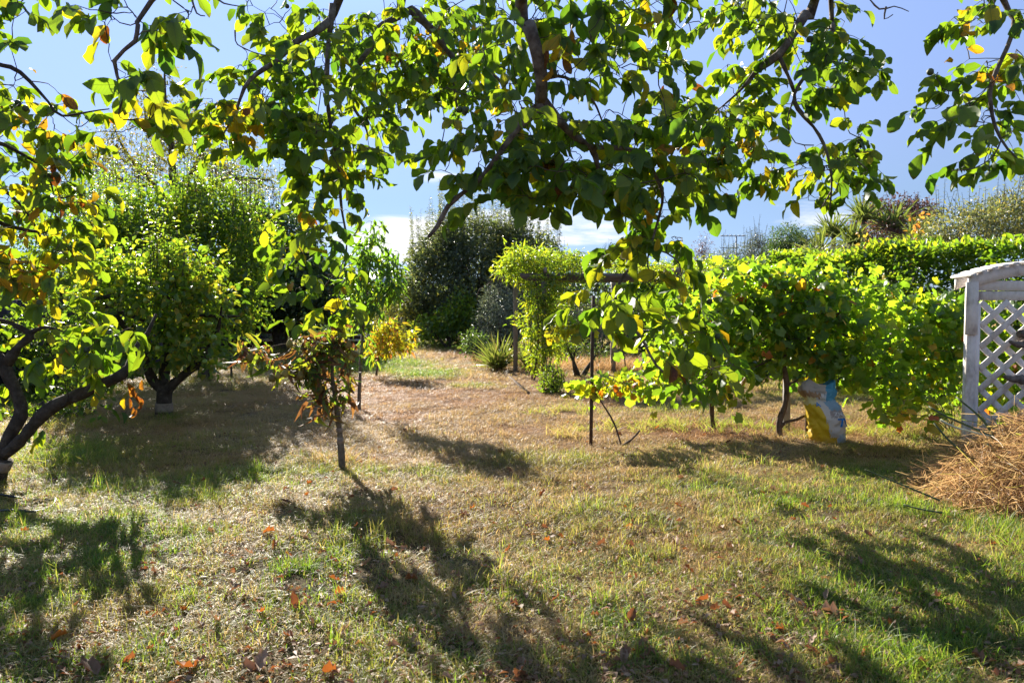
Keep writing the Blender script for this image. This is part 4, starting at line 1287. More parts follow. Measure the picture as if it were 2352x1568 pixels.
def apple_dark():
    base = G(646, 806)
    Y = base[1]
    root = thing('apple_tree', 'wide dark apple tree in the shade with a thick black trunk and green apples', 'tree', base)
    a = lambda px, py, d=0: at(px, py, Y + d)
    sk = Skel(root, M_DARKBARK)
    MB().tube(*spline([base + (0, 0, -.05), a(645, 790), a(642, 765), a(640, 748)], [0.30, 0.24, 0.23, 0.26], 0.1), 12).build('trunk', M_DARKBARK, root)
    for pts, rr in (([(640, 752, 0), (590, 755, -.3), (530, 762, -.5), (500, 745, -.6)], [.17, .14, .11, .06]), ([(628, 752, 0), (600, 725, .2), (560, 690, .3), (540, 640, .3)], [.18, .14, .1, .05]), ([(650, 750, 0), (680, 715, .2), (730, 690, .4)], [.17, .12, .05]), ([(642, 745, 0), (645, 690, .4), (640, 600, .5)], [.16, .1, .04])):
        sk.limb([a(*p) for p in pts], rr, sides=8)
    blobs = pblobs([(620, 640, 110, 85, 2.0), (700, 650, 80, 80, 1.7), (550, 660, 80, 80, 1.6), (640, 560, 90, 70, 1.7), (760, 680, 50, 60, 1.2), (520, 720, 45, 40, 1.0), (620, 715, 110, 30, 1.4), (580, 520, 60, 60, 1.2), (690, 740, 40, 25, .8)], Y)
    LV = Leaves()
    C = crown(LV, blobs, 2400, 9, 0.13, 0.13, 0.6, 0.3, (0.38, 0.2))
    C2, _, _ = blob_points(pblobs([(600, 530, 90, 50, 1.5), (690, 580, 50, 50, 1.2)], Y), 60, 0.2)
    shoots(LV, C2, rng.uniform(0.6, 1.5, 60), 0.10, 0.5, 0.05, (0.5, 0.15), 0.08, root)
    sk.twigs(C[::8], M_TWIG, 0.02, 0.006, 0.0, 3)
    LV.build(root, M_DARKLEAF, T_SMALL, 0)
    fr = fruit_mesh('apple', 0.05, M_APPLEFRUIT)
    pts = [a(x, y, -1.9) for (x, y) in ((612, 664), (635, 680), (646, 640), (652, 655), (672, 646), (690, 665), (600, 655), (655, 678), (668, 700), (705, 640), (692, 690), (628, 618), (618, 640), (730, 655), (700, 720), (693, 732), (588, 690), (718, 680))]
    put_fruit(root, fr, pts, 'apple')


def tall_tree():
    base = np.array((*at(405, 700, 27)[:2], 0))
    Y = 27
    root = thing('willow_tree', 'tall thin yellowing tree standing behind the apple trees', 'tree', base)
    a = lambda px, py, d=0: at(px, py, Y + d)
    sk = Skel(root, M_DARKBARK)
    MB().tube(*spline([base, a(405, 600), a(402, 480), a(398, 400)], [0.3, 0.24, 0.18, 0.15], 0.4), 10).build('trunk', M_DARKBARK, root)
    for pts, rr in (([(398, 405, 0), (392, 320, .1), (380, 240, .2), (378, 150, .2)], [.14, .09, .06, .02]), ([(400, 450, 0), (440, 400, .5), (490, 360, .6), (560, 330, .5)], [.13, .09, .06, .02]), ([(402, 480, 0), (460, 440, -.5), (540, 410, -.6), (625, 415, -.6)], [.12, .09, .05, .015]),
                    ([(402, 480, 0), (340, 410, .4), (290, 350, .6), (260, 290, .6)], [.12, .08, .05, .02]), ([(394, 350, 0), (430, 300, .3), (450, 250, .4)], [.08, .05, .02]), ([(360, 430, 0), (300, 420, -.6), (220, 390, -.8)], [.08, .05, .02]), ([(440, 400, .5), (470, 330, .9), (480, 270, 1.)], [.07, .04, .015]), ([(392, 330, .1), (340, 280, .5), (330, 220, .6)], [.07, .04, .015])):
        sk.limb([a(*p) for p in pts], rr, sides=7, step=0.3)
    blobs = pblobs([(378, 200, 28, 60, .8), (345, 240, 40, 40, .9), (330, 320, 90, 60, 1.6), (440, 300, 80, 60, 1.5), (510, 350, 80, 40, 1.5), (590, 400, 55, 25, 1.0), (270, 370, 90, 50, 1.5), (420, 400, 120, 50, 1.8), (540, 420, 70, 40, 1.3), (200, 380, 60, 50, 1.2), (600, 450, 50, 40, 1.)], Y)
    LV = Leaves()
    C = crown(LV, blobs, 760, 13, 0.17, 0.12, 0.36, 0.6, (0.42, 0.22), shell=0.2)
    sk.twigs(C[::3], M_TWIG, 0.016, 0.005, 0.1, 3)
    LV.build(root, M_THINLEAF, T_SMALL, 0)


def middle_tree():
    base = G(1095, 792)
    Y = base[1]
    root = thing('pear_tree', 'round dark pear tree with thin upright tips at the end of the lawn', 'tree', base)
    a = lambda px, py, d=0: at(px, py, Y + d)
    sk = Skel(root, M_DARKBARK)
    MB().tube(*spline([base + (0, 0, -.05), a(1096, 760), a(1100, 725)], [0.22, 0.18, 0.17], 0.15), 10).build('trunk', M_DARKBARK, root)
    for e in ((1000, 640, -.8), (1060, 570, .5), (1110, 540, 0), (1180, 580, .6), (1220, 650, -.6), (1100, 640, -1.2)):
        sk.limb([a(1100, 730), a((1100 + e[0]) / 2, 670, e[2] / 2), a(*e)], [0.12, 0.08, 0.03], step=0.2)
    blobs = pblobs([(1090, 650, 130, 80, 2.2), (1010, 640, 70, 85, 1.6), (1190, 640, 75, 85, 1.7), (1100, 580, 120, 70, 1.8), (1020, 720, 70, 40, 1.3), (1120, 715, 80, 40, 1.6), (1230, 680, 50, 50, 1.2), (960, 680, 35, 50, .9), (1190, 580, 75, 60, 1.5), (1245, 615, 50, 65, 1.2), (1020, 590, 60, 50, 1.2), (965, 630, 40, 50, 1.), (1100, 545, 90, 40, 1.2)], Y)
    LV = Leaves()
    C = crown(LV, blobs, 3800, 9, 0.14, 0.12, 0.5, 0.2, (0.38, 0.22))
    st_, _, _ = blob_points(pblobs([(1090, 560, 100, 40, 1.6), (1210, 565, 70, 35, 1.2), (1000, 590, 60, 40, 1.2)], Y), 230, 0.1)
    ht = rng.uniform(0.5, 1.9, 230)
    shoots(LV, st_, ht, 0.12, 0.45, 0.024, (0.5, 0.2), 0.04, root, r=0.006)
    sk.twigs(C[::9], M_TWIG, 0.02, 0.006, 0.0, 3)
    LV.build(root, M_GREYLEAF, T_SMALL, 0)


def peach_tree():
    base = G(825, 943)
    Y = base[1]
    root = thing('peach_tree', 'slender green peach tree with long drooping leaves on a bare straight stem', 'tree', base)
    a = lambda px, py, d=0: at(px, py, Y + d)
    sk = Skel(root, M_STEM)
    sk.limb([base + (0, 0, -.03), a(825, 900), a(828, 840), a(833, 770)], [0.032, 0.024, 0.022, 0.02], 'trunk', 8, 0.002)
    sk.limb([a(833, 772), a(840, 690), a(848, 620), a(852, 560), a(853, 510)], [0.018, 0.014, 0.010, 0.007, 0.003], sides=6)
    for pts in ([(838, 720), (870, 670), (905, 610), (918, 575)], [(840, 700), (810, 650), (800, 590)], [(843, 660), (880, 620), (892, 570)], [(836, 740), (870, 700), (900, 660)], [(834, 760), (815, 720), (805, 690)], [(833, 765), (848, 740), (855, 715)]):
        d = random.uniform(-.3, .3)
        sk.limb([a(x, y, d * i / 3) for i, (x, y) in enumerate(pts)], [0.010, 0.007, 0.005, 0.003][:len(pts)], sides=5)
    LV = Leaves()
    blobs = pblobs([(852, 530, 22, 28, .15), (850, 575, 32, 35, .2), (842, 630, 48, 45, .3), (910, 610, 30, 45, .25), (885, 640, 40, 40, .3), (815, 610, 28, 45, .25), (830, 690, 45, 40, .3), (885, 690, 30, 35, .25), (835, 750, 30, 40, .2), (850, 790, 18, 40, .15)], Y)
    C = crown(LV, blobs, 105, 8, 0.045, 0.15, 0.24, 1.0, (0.42, 0.16), outw=0.5, upn=0.3)
    sk.twigs(C, M_STEM, 0.005, 0.002, 0.1, 1.5)
    LV.build(root, M_PEACH, T_LANCE, 300)


def yellow_peach():
    base = G(864, 868)
    Y = base[1]
    root = thing('peach_tree', 'small peach tree with bright yellow drooping leaves beside the lawn path', 'tree', base)
    a = lambda px, py, d=0: at(px, py, Y + d)
    sk = Skel(root, M_STEM)
    sk.limb([base + (0, 0, -.03), a(866, 845), a(870, 825), a(871, 818)], [0.03, 0.022, 0.02, 0.018], 'trunk', 7, 0.002)
    for pts in ([(871, 820), (862, 795), (855, 775)], [(871, 820), (888, 805), (898, 770), (896, 740)], [(880, 812), (905, 800), (930, 775), (936, 760)], [(871, 815), (875, 790), (878, 765)]):
        sk.limb([a(x, y, random.uniform(-.1, .1)) for (x, y) in pts], [0.012, 0.009, 0.006, 0.003][:len(pts)], sides=5)
    LV = Leaves()
    blobs = pblobs([(860, 785, 22, 28, .25), (893, 765, 22, 26, .25), (896, 742, 14, 16, .15), (930, 775, 22, 22, .25), (885, 795, 35, 20, .3), (868, 765, 14, 16, .2), (918, 795, 25, 15, .2)], Y)
    C = crown(LV, blobs, 120, 7, 0.05, 0.12, 0.24, 1.0, (0.86, 0.08), outw=0.5, upn=0.3)
    sk.twigs(C, M_STEM, 0.005, 0.002, 0.1, 1.5)
    LV.build(root, M_PEACH, T_LANCE, 300)
    g2 = G(886, 838)
    t = thing('garden_stake', 'short dark stake in the grass behind the yellow peach tree', 'stake', g2)
    MB().tube([g2 + (0, 0, -.03), g2 + (0, 0, .35), g2 + (0, 0, .7)], [0.03, 0.028, 0.024], 7).build('stake_pole', M_DARKBARK, t)


def pear_sapling():
    base = G(787, 1083)
    Y = base[1]
    root = thing('pear_sapling', 'young pear tree with curled brown withered leaves and small pears', 'tree', base)
    a = lambda px, py, d=0: at(px, py, Y + d)
    sk = Skel(root, M_STEM)
    sk.limb([base + (0, 0, -.03), a(785, 1050), a(781, 1000), a(775, 955), a(767, 905), a(763, 855), a(768, 805), a(776, 765)], [0.034, 0.030, 0.026, 0.022, 0.019, 0.016, 0.010, 0.005], 'trunk', 9, 0.003, step=.05)
    for c0, c1 in (((780, 992), (779, 982)), ((782, 1018), (781, 1004))):
        MB().tube([a(*c0), a(*c1)], [0.031, 0.030], 9).build('tree_tie', M_BAND, root)
    for pts, rr in (([(764, 872, 0), (730, 870, -.1), (702, 868, -.15), (674, 855, -.2), (645, 835, -.25)], [.011, .010, .009, .007, .004]), ([(764, 850, 0), (745, 815, .1), (735, 803, .1), (700, 802, .1), (662, 808, .05), (640, 822, 0)], [.011, .009, .008, .007, .005, .003]),
                    ([(700, 802, .1), (660, 790, .15), (620, 798, .2), (585, 800, .2), (570, 780, .2)], [.006, .006, .005, .004, .002]), ([(766, 830, 0), (785, 800, -.05), (800, 785, -.1)], [.009, .006, .003]), ([(764, 885, 0), (745, 905, -.1), (742, 925, -.1)], [.006, .004, .003]), ([(767, 815, 0), (740, 780, .15), (700, 775, .2)], [.007, .005, .003])):
        sk.limb([a(*p) for p in pts], rr, sides=6, step=0.04)
    LV = Leaves()
    bl = [(580, 805, 26, 26, .10, .2), (565, 785, 12, 15, .05, .2), (635, 850, 28, 24, .1, -.25), (660, 820, 25, 22, .1, 0), (735, 800, 35, 28, .14, .1), (790, 800, 28, 30, .12, -.1), (770, 770, 30, 20, .12, 0), (705, 850, 28, 30, .12, -.15), (745, 865, 30, 30, .14, 0), (790, 850, 18, 28, .1, -.1), (740, 920, 22, 28, .1, -.1), (780, 915, 14, 20, .08, -.05), (700, 780, 22, 16, .1, .2), (610, 820, 18, 18, .08, .1), (720, 830, 30, 20, .12, 0)]
    C = crown(LV, pblobs(bl, Y), 95, 6, 0.035, 0.09, 0.34, 1.3, (0.36, 0.24), outw=0.5, upn=0.2)
    sk.twigs(C, M_TWIG, 0.004, 0.002, 0.1, 1.0)
    LV.build(root, M_WITHER, T_CURL, 300)
    fr = fruit_mesh('pear', 0.03, M_PEAR, True)
    pts = [a(x, y, d) for (x, y, d) in ((748, 938, -.12), (665, 790, -.05), (732, 792, -.05), (640, 862, -.35), (625, 868, -.35), (590, 828, .1), (575, 822, .1), (808, 822, -.2), (815, 812, -.2), (720, 803, 0), (800, 792, -.2), (690, 862, -.28), (745, 850, -.12), (770, 830, -.1), (655, 857, -.35))]
    put_fruit(root, fr, pts, 'pear', .8, 1.1)
    # small weeds round its foot stay with the lawn


def bare_sapling():
    base = G(532, 870)
    Y = base[1]
    root = thing('bare_sapling', 'little leafless sapling in the shade left of the withered pear', 'tree', base)
    a = lambda px, py, d=0: at(px, py, Y + d)
    sk = Skel(root, M_DARKBARK)
    sk.limb([base + (0, 0, -.03), a(531, 840), a(528, 815), a(526, 780)], [0.026, 0.018, 0.012, 0.005], 'trunk', 6, 0.004)
    for pts in ([(531, 838), (545, 815), (548, 795)], [(530, 830), (512, 815), (500, 800)], [(529, 820), (538, 800), (540, 780)], [(531, 845), (515, 830), (505, 822)], [(530, 825), (550, 812), (560, 800)], [(528, 812), (518, 795), (514, 778)]):
        sk.limb([a(x, y, random.uniform(-.1, .1)) for x, y in pts], [0.008, 0.005, 0.002], 'branch', 5, 0.006)


apple_front()
apple_shoots()
apple_dark()
tall_tree()
middle_tree()
peach_tree()
yellow_peach()
pear_sapling()
bare_sapling()


def bush(name, label, cat, Y, plist, n, per, cr, L, asp, mat, tone=(0.45, 0.2), droop=0.1, temps=None, group=None, shoot=None, bark=None, nparts=0, stems=5, shell=0.3):
    blobs = pblobs(plist, Y)
    B = np.array(blobs)
    cx = B[:, 0].mean()
    base = np.array((cx, B[:, 1].mean(), 0.0))
    root = thing(name, label, cat, base, group)
    sk = Skel(root, bark or M_DARKBARK)
    zt = B[:, 2].mean()
    for i in range(min(stems, len(B) + 2)):
        e = B[i % len(B), :3] + rng.normal(0, 0.1, 3)
        m = base * 0.5 + e * 0.5 + rng.normal(0, 0.08, 3)
        sk.limb([base + np.array((rng.normal(0, .08), rng.normal(0, .08), -.03)), m, e], [0.05, 0.035, 0.012], 'stem', 6, step=0.25)
    LV = Leaves()
    C = crown(LV, blobs, n, per, cr, L, asp, droop, tone, shell=shell)
    if shoot:
        k, h0, h1, gap = shoot
        s, _, _ = blob_points(blobs, k * 3, 0.5)
        s = s[np.argsort(-s[:, 2])][:k]
        shoots(LV, s, rng.uniform(h0, h1, k), L, asp, gap, tone, 0.12, root, r=0.008)
    sk.twigs(C[::max(1, n // 120)], M_TWIG, 0.012, 0.004, 0.05, 2.5)
    LV.build(root, mat, temps or T_SMALL, nparts)
    return root


# bushes at the end of the lawn and behind the left trees
bush('olive_bush', 'grey green olive bush behind the pergola post', 'bush', 22, [(1150, 700, 42, 38, .9), (1130, 745, 38, 45, .8), (1180, 740, 38, 45, .8), (1215, 700, 30, 40, .6)], 700, 9, .09, .075, .26, M_OLIVELEAF, (0.5, .25), shoot=(60, .2, .6, .03))
bush('leafy_bush', 'bright green leafy bush at the foot of the dark pear tree', 'bush', 25, [(1065, 715, 30, 42, .6), (1040, 735, 40, 30, .6), (985, 750, 30, 25, .5)], 260, 8, .10, .11, .7, M_LAUREL, (0.6, .2))
bush('leafy_bush', 'airy yellowish bush left of the dark pear tree near the house roof', 'bush', 27, [(925, 690, 45, 35, .9), (910, 735, 50, 40, .9), (965, 720, 30, 35, .6)], 520, 8, .12, .075, .5, M_THINLEAF, (0.35, .2), shoot=(40, .3, .7, .05))
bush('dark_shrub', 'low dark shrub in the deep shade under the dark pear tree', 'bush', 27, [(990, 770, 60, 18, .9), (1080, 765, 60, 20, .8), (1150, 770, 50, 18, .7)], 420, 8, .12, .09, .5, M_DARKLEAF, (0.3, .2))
bush('dark_shrub', 'dark shrub by the far end of the dry path, left of the iris clump', 'bush', 19.5, [(1092, 788, 24, 16, .5)], 90, 8, .09, .08, .5, M_DARKLEAF, (0.35, .2))
bush('leafy_bush', 'green bush by the dark fence seen through the left walnut tree', 'bush', 12.5, [(90, 760, 70, 50, .7), (40, 800, 60, 50, .6), (180, 900, 40, 30, .5), (120, 860, 60, 40, .6)], 330, 8, .09, .08, .5, M_APPLE, (0.5, .2))
bush('leafy_bush', 'tall green bush behind the left walnut tree, topped by pale shoots', 'bush', 19, [(150, 520, 90, 80, 1.2), (230, 480, 80, 80, 1.1), (60, 560, 80, 80, 1.1), (170, 640, 110, 70, 1.2), (280, 700, 80, 60, 1.), (60, 660, 80, 60, 1.)], 1300, 8, .13, .09, .5, M_APPLE, (0.42, .22), shoot=(60, .4, 1.0, .05))
bush('leafy_bush', 'weedy bush in front of the fence left of the apple trunk', 'bush', 10.2, [(60, 960, 60, 25, .4), (170, 935, 40, 22, .3)], 120, 7, .07, .07, .5, M_APPLE, (0.6, .2), stems=3)
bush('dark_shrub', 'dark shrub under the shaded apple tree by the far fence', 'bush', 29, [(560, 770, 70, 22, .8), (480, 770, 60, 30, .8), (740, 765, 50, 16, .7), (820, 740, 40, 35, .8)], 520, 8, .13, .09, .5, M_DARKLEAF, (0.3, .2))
bush('small_shrub', 'small round pale green shrub at the foot of the nearer pergola post', 'bush', 12.9, [(1266, 872, 24, 26, .22), (1258, 892, 20, 14, .18), (1280, 880, 14, 18, .15)], 150, 8, .045, .04, .5, M_JASMINE, (0.35, .2), shoot=(30, .1, .22, .015), stems=4)

# ------------------------------------------------------------------ pergola and its climber


def pergola():
    root = thing('pergola', 'weathered timber pergola overgrown with a light green climber', 'pergola', (1.8, 15.7, 0))
    hz = 1.87

    def post(p):
        h = hz - 0.003 - (p[2] - 0.05)
        b = MB().box((p[0], p[1], p[2] - 0.05 + h / 2), (0.095, 0.095, h), None, 0.006)
        return b.build('post', M_WOOD, root, False)
    p1 = G(1184, 857)
    p2 = np.array((0.60, 15.0, 0.0))
    post(p1)
    post(p2)
    MB().box((0.60, 14.949, 1.5 - (766 - 690) / F * 15 - 0.25), (0.10, 0.004, 0.02)).build('strap', M_STRAP, root)
    post(np.array((at(1409, 700, 16.4)[0], 16.4, 0)))
    post(np.array((3.9, 15.0, 0)))
    post(np.array((3.9, 16.4, 0)))

    def beam(x0, x1, y, z0, h=0.14, t=0.045):
        v = []
        for yy in (y - t / 2, y + t / 2):
            v += [(x0 + 0.12, yy, z0), (x1 - .12, yy, z0), (x1, yy, z0 + h * .55), (x1, yy, z0 + h), (x0, yy, z0 + h), (x0, yy, z0 + h * .55)]
        q = [(0, 1, 2, 5), (5, 2, 3, 4), (11, 8, 7, 6), (10, 9, 8, 11)]
        for i in range(6):
            j = (i + 1) % 6
            q.append((i, i + 6, j + 6, j))
        return MB().add(v, q).build('beam', M_BEAM, root, False)
    beam(0.15, 4.35, 15.0, hz)
    beam(-0.34, 4.2, 16.4, hz)
    for i, x in enumerate((0.62, 1.45, 2.3, 3.1, 3.9)):
        MB().box((x, 15.7, hz + 0.14 + 0.002 + 0.05), (0.045, 1.95, 0.10)).build('rafter', M_WOOD, root, False)
    for (x, z) in ((0.80, 1.95), (4.15, 1.96)):
        MB().box((x, 14.968, z), (0.05, 0.012, 0.13)).build('bracket', M_STRAP, root, False)
    # climber
    c = thing('climber', 'light green feathery climber covering the pergola post and top', 'climbing plant', (0.5, 15.05, 0))
    sk = Skel(c, M_CANE)
    sk.limb([(0.42, 14.9, -.03), (0.46, 14.88, .5), (0.5, 14.9, 1.1), (0.45, 14.95, 1.8), (0.3, 15.2, 2.1)], [0.025, 0.022, 0.02, 0.016, 0.01], 'stem', 7)
    sk.limb([(0.38, 14.95, -.03), (0.36, 14.92, .6), (0.3, 15.0, 1.3), (0.1, 15.4, 1.95)], [0.018, 0.015, 0.013, 0.008], 'stem', 6)
    sk.limb([(0.45, 14.95, 1.8), (1.2, 15.2, 2.12), (2.2, 15.4, 2.15), (3.4, 15.6, 2.15)], [0.014, 0.012, 0.01, 0.006], 'stem', 6)
    a = lambda px, py, d=0: at(px, py, 15 + d)
    sk.limb([a(1150, 632, .6), a(1120, 652, .6), a(1100, 665, .6), a(1096, 690, .6)], [.006, .005, .004, .003], 'tendril', 4)
    sk.limb([a(1310, 590, .2), a(1340, 578, .2), a(1356, 590, .2), a(1352, 606, .2)], [.004, .004, .003, .002], 'tendril', 4)
    sk.limb([a(1290, 638, -.1), a(1305, 640, -.1), a(1316, 625, -.1), a(1308, 612, -.1)], [.004, .004, .003, .003], 'tendril', 4)
    LV = Leaves()
    bl = pblobs([(1215, 600, 50, 22, .7, .5), (1180, 615, 40, 25, .5, .7), (1260, 600, 50, 18, .6, .5), (1310, 600, 40, 14, .6, .6), (1215, 640, 28, 22, .3, .2), (1248, 665, 34, 35, .25, -.1), (1235, 710, 26, 40, .22, 0), (1228, 755, 26, 35, .22, 0), (1232, 795, 26, 35, .2, -.1), (1238, 840, 20, 28, .18, -.1), (1190, 735, 14, 10, .1, 0), (1268, 700, 26, 40, .2, .1), (1272, 770, 22, 40, .2, .1), (1250, 820, 20, 30, .15, 0), (1190, 585, 30, 12, .4, .4), (1380, 612, 50, 10, .6, .6), (1470, 618, 60, 10, .6, .6), (1590, 618, 80, 12, .6, .8), (1560, 640, 70, 16, .2, -.1), (1655, 640, 50, 20, .3, -.1), (1340, 630, 40, 14, .2, -.1), (1255, 735, 22, 45, .15, 0), (1280, 640, 25, 22, .15, -.05), (1290, 800, 30, 22, .2, .4)], 15)
    C = crown(LV, bl, 900, 10, 0.07, 0.085, 0.28, 0.25, (0.55, 0.22), outw=0.6)
    sk.twigs(C[::6], M_CANE, 0.005, 0.002, 0.05, 1.2)
    LV.build(c, M_JASMINE, T_LANCE, 0)


pergola()


def sword_clump(name, label, cat, base, n, L, W, tone, spread=0.8, mat=None, group=None, zoff=0.0, stem=False):
    root = thing(name, label, cat, base, group)
    if stem:
        MB().tube(*spline([base, base + (0.03, 0, zoff * .5), base + (0, 0, zoff)], [0.09, 0.07, 0.06], .2), 8).build('trunk', M_BARK, root)
    LV = Leaves()
    a = rng.uniform(0, 6.283, n)
    el = rng.uniform(0.1 if stem else 0.6, 1.45, n)
    D = np.stack((np.cos(a) * np.cos(el) * spread, np.sin(a) * np.cos(el) * spread, np.sin(el)), 1)
    P = base + np.array((0, 0, zoff)) + rng.normal(0, 0.05, (n, 3)) * (1, 1, 0.2)
    N = norm(np.array((0, 0, 1.0)) - D * 0.3 + rng.normal(0, .25, (n, 3)))
    LV.add(P, D, N, L * rng.uniform(.6, 1.1, n), W * rng.uniform(.8, 1.2, n), np.clip(rng.normal(*tone, n), 0, 1))
    SW = [(0.1, 0.32), (0.35, 0.5), (0.65, 0.42), (0.88, 0.2)]
    LV.build(root, mat or M_SWORD, [leaf_t(SW, 0.15, 0.5), leaf_t(SW, 0.4, 0.4), leaf_t(SW, 0.75, 0.4), leaf_t(SW, 0.05, 0.5)], n)
    return root


sword_clump('iris_clump', 'clump of yellow green sword leaves at the foot of the far pergola post', 'plant', G(1143, 852), 150, 0.85, 0.034, (0.64, 0.12), 1.1)
sword_clump('iris_clump', 'drier clump of long drooping sword leaves just right of the far pergola post', 'plant', G(1208, 850), 90, 0.75, 0.03, (0.66, 0.14), 1.1)

# ------------------------------------------------------------------ right side: stake, vines, hedge


def stake_vine():
    b = G(1357, 1024)
    t = thing('garden_stake', 'thin dark rusty stake standing right of the dry path', 'stake', b)
    MB().tube([b + (0, 0, -.05), b + (.005, 0, .5), b + (.01, 0, 1.0), b + (.02, .0, 1.55)], [0.020, 0.020, 0.019, 0.019], 6).build('stake_pole', M_IRON, t)
    Y = b[1]
    a = lambda px, py, d=0: at(px, py, Y + d)
    r = thing('grape_vine', 'small grape vine with yellow green leaves tied to the thin stake', 'vine', b + (0.12, -.02, 0))
    sk = Skel(r, M_CANE)
    sk.limb([b + (0.32, .02, -.02), a(1415, 985, .05), a(1385, 930, .05), a(1362, 895, -.05), a(1340, 885, -.05)], [.012, .011, .009, .007, .004], 'stem', 6)
    sk.limb([b + (0.30, 0, -.02), b + (.42, .02, .07), b + (.5, .0, .16)], [.016, .013, .009], 'stem', 6)
    sk.limb([a(1372, 905, .02), a(1400, 860, .1), a(1440, 880, .2)], [.007, .005, .003], 'stem', 5)
    LV = Leaves()
    bl = pblobs([(1335, 905, 22, 18, .1, -.05), (1365, 890, 22, 20, .12), (1400, 880, 35, 18, .15, .1), (1440, 890, 30, 20, .15, .2), (1380, 860, 20, 20, .1)], Y)
    C = crown(LV, bl, 36, 4, .05, .09, 1.0, .5, (.72, .12))
    sk.twigs(C, M_CANE, .004, .002, .1, 1)
    LV.build(r, M_VINE, T_VINE, 300)
    # second small vine hanging on the pergola post
    r2 = thing('grape_vine', 'short strand of yellow green vine leaves beside the nearer pergola post', 'vine', (1.15, 13.4, 0))
    sk = Skel(r2, M_CANE)
    a2 = lambda px, py, d=0: at(px, py, 13.4 + d)
    sk.limb([np.array((1.95, 13.5, -.02)), a2(1425, 790), a2(1360, 745), a2(1270, 758)], [.012, .01, .006, .003], 'stem', 5)
    LV = Leaves()
    C = crown(LV, pblobs([(1265, 758, 16, 12, .1), (1295, 752, 20, 14, .1), (1330, 756, 22, 16, .1), (1350, 735, 15, 12, .1)], 13.4), 22, 4, .05, .12, 1.0, .6, (.76, .08))
    sk.twigs(C, M_CANE, .004, .002, .1, 1)
    LV.build(r2, M_VINE, T_VINE, 120)


stake_vine()


